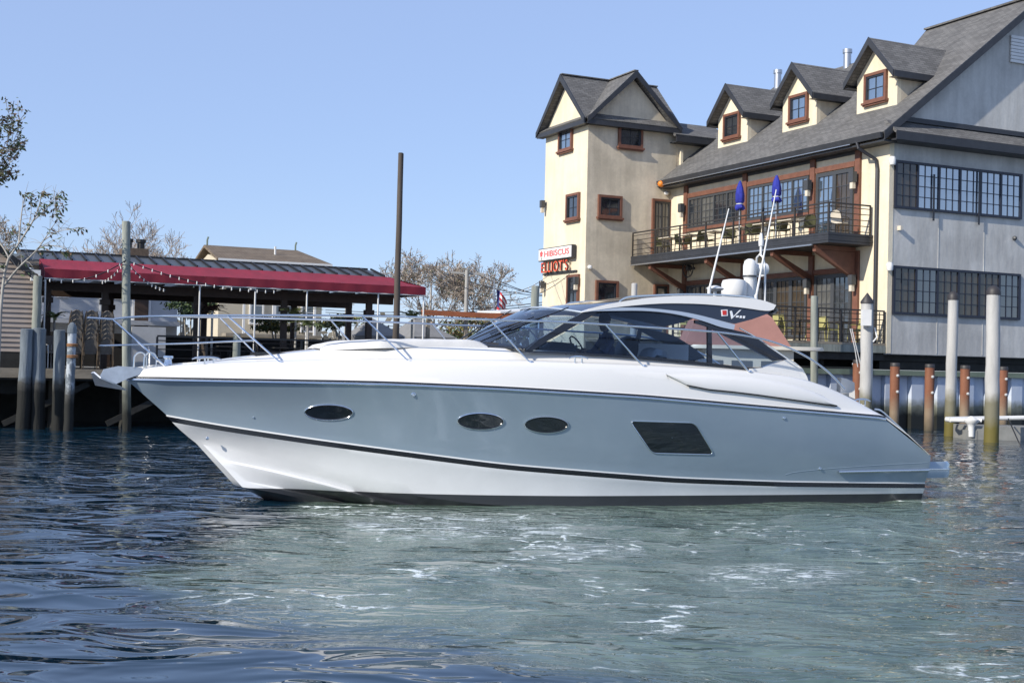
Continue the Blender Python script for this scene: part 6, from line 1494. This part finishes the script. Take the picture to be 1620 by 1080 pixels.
m = MB(); xl, xr = mp(1100, 560).x, mp(1285, 560).x; m.prism([(xl, Ym - .95, 1.25), (xr - .8, Ym - .95, 1.25), (xr - .8, Ym - .95, zr_ - .05), (xl + .2, Ym - .95, zr_ - .05)], (0, 1.9, 0)); m.build('cabin', CRM, MBt)
for k in range(3): x = lerp(xl + .4, xr - 1.5, k / 2); m = MB(); m.box(x - .32, Ym - .975, 1.75, x + .32, Ym - .952, 2.3); m.build('cabin_window', PANE, MBt)
m = MB(); rows = []
for f in [k / 16 for k in range(17)]:
    x = lerp(xl - .8, xr + 1.2, f); w = 1.25 * (1 - max(0, (f - .6) / .4) ** 2.2); rows.append([(x, -w, 1.1 + .25 * f * f), (x, -w * .95, .4), (x, -w * .7, -.15), (x, 0, -.4), (x, w * .7, -.15), (x, w * .95, .4), (x, w, 1.1 + .25 * f * f)])
m.loft([[(p[0], Ym + p[1], p[2]) for p in r] for r in rows]); m.loft([[(r[0][0], Ym + r[0][1], r[0][2]) for r in rows], [(r[-1][0], Ym + r[-1][1], r[-1][2]) for r in rows]]); m.add([(p[0], Ym + p[1], p[2]) for p in rows[0]], [tuple(range(7))]); m.build('hull', CRM, MBt, smooth=40)
# white fender board and bow shape showing behind the stern
m = MB(); a = on_y(1341, 640, 41.2); m.prism([on_y(*q, 41.2) for q in ((1331, 597), (1340, 599), (1352, 605), (1353, 640), (1349, 676), (1335, 676), (1328, 640))], (0, .5, .0)); wone(m, 'skiff_bow', WHITE, (a.x, 41.4, 0), 'white bow of a small skiff tied behind the yacht stern', 'skiff')
# ------------------------------------------------------------------ floating dock with white pipe rail by the thick white pile
FD = wthing('floating_dock', (on_y(1570, 690, 39.6).x, 40, 0), 'low white floating dock with white pipe rail and round cap', 'floating dock')
x0 = on_y(1508, 670, 40.5).x; x1 = on_y(1680, 670, 40.5).x; z = on_y(1560, 657, 40.5).z
DKW = mat('grey white plastic float', (.24, .24, .225), .5, var=.15, vscale=3)
m = MB(); m.box(x0 + .35, 40.0, -.25, x1, 41.5, z - .32); m.build('float', DKW, FD)
m = MB(); m.tube([(x0 - .15, 40.3, z - .16), (x0 - .2, 40.5, z - .16), (x0 - .1, 40.9, z - .15), (x1, 41.0, z - .02)], .07, 8); m.tube([(x0 - .15, 40.3, z - .16), (x0 + .7, 39.95, z - .14)], .07, 8); m.build('pipe_rail', WHITE, FD, smooth=50)
c = on_y(1537, 660, 40.0); m = MB(); m.lathe([(.09, c.z - .6), (.10, c.z - .3), (.14, c.z - .2), (.22, c.z - .14), (.23, c.z - .07), (.12, c.z - .02), (.05, c.z + .04)], (c.x, 40.0, 0), 16); m.build('round_cap', WHITE, FD, smooth=50)
m = MB(); m.box(c.x - .17, 39.98, -.2, c.x + .17, 40.3, c.z - .4); m.build('end_float', DKW, FD)
# mooring lines down the pile
m = MB(); a = on_y(1345, 520, 43.5); b = on_y(1357, 580, 43.8); m.tube([a, a.lerp(b, .5) + Vector((.03, 0, -.02)), b], .018, 5); m.tube([a + Vector((.06, 0, 0)), b + Vector((.1, 0, .05))], .018, 5); wone(m, 'mooring_line', WHITE, tuple(b), 'pair of white mooring lines slanting down to a rusty pile', 'rope')
m = MB(); a = on_y(1595, 662, 40.2); b = on_y(1612, 700, 37.5); m.tube([a, b, b + Vector((.1, -.1, -.3))], .02, 5); wone(m, 'mooring_line', BLACKM, tuple(a), 'black mooring line trailing from the floating dock into the water', 'rope')
# ladder hoops at the dock edge
m = MB(); q = on_s(205, 575, SB - .05)
for k in (0, .55): m.tube([(q[0] + k, SB - .05, 1.2), (q[0] + k, SB - .05, DZ + .5), (q[0] + k, SB + .15, DZ + .65), (q[0] + k, SB + .4, DZ + .5), (q[0] + k, SB + .4, DZ)], .028, 7)
m.bar((q[0], SB - .05, 1.25), (q[0] + .55, SB - .05, 1.25), .05, .04)
one(m, 'dock_ladder', ALU, (q[0], SB - .05, 0), 'metal dock ladder with curved handles beside the tall pile', 'ladder', smooth=50)
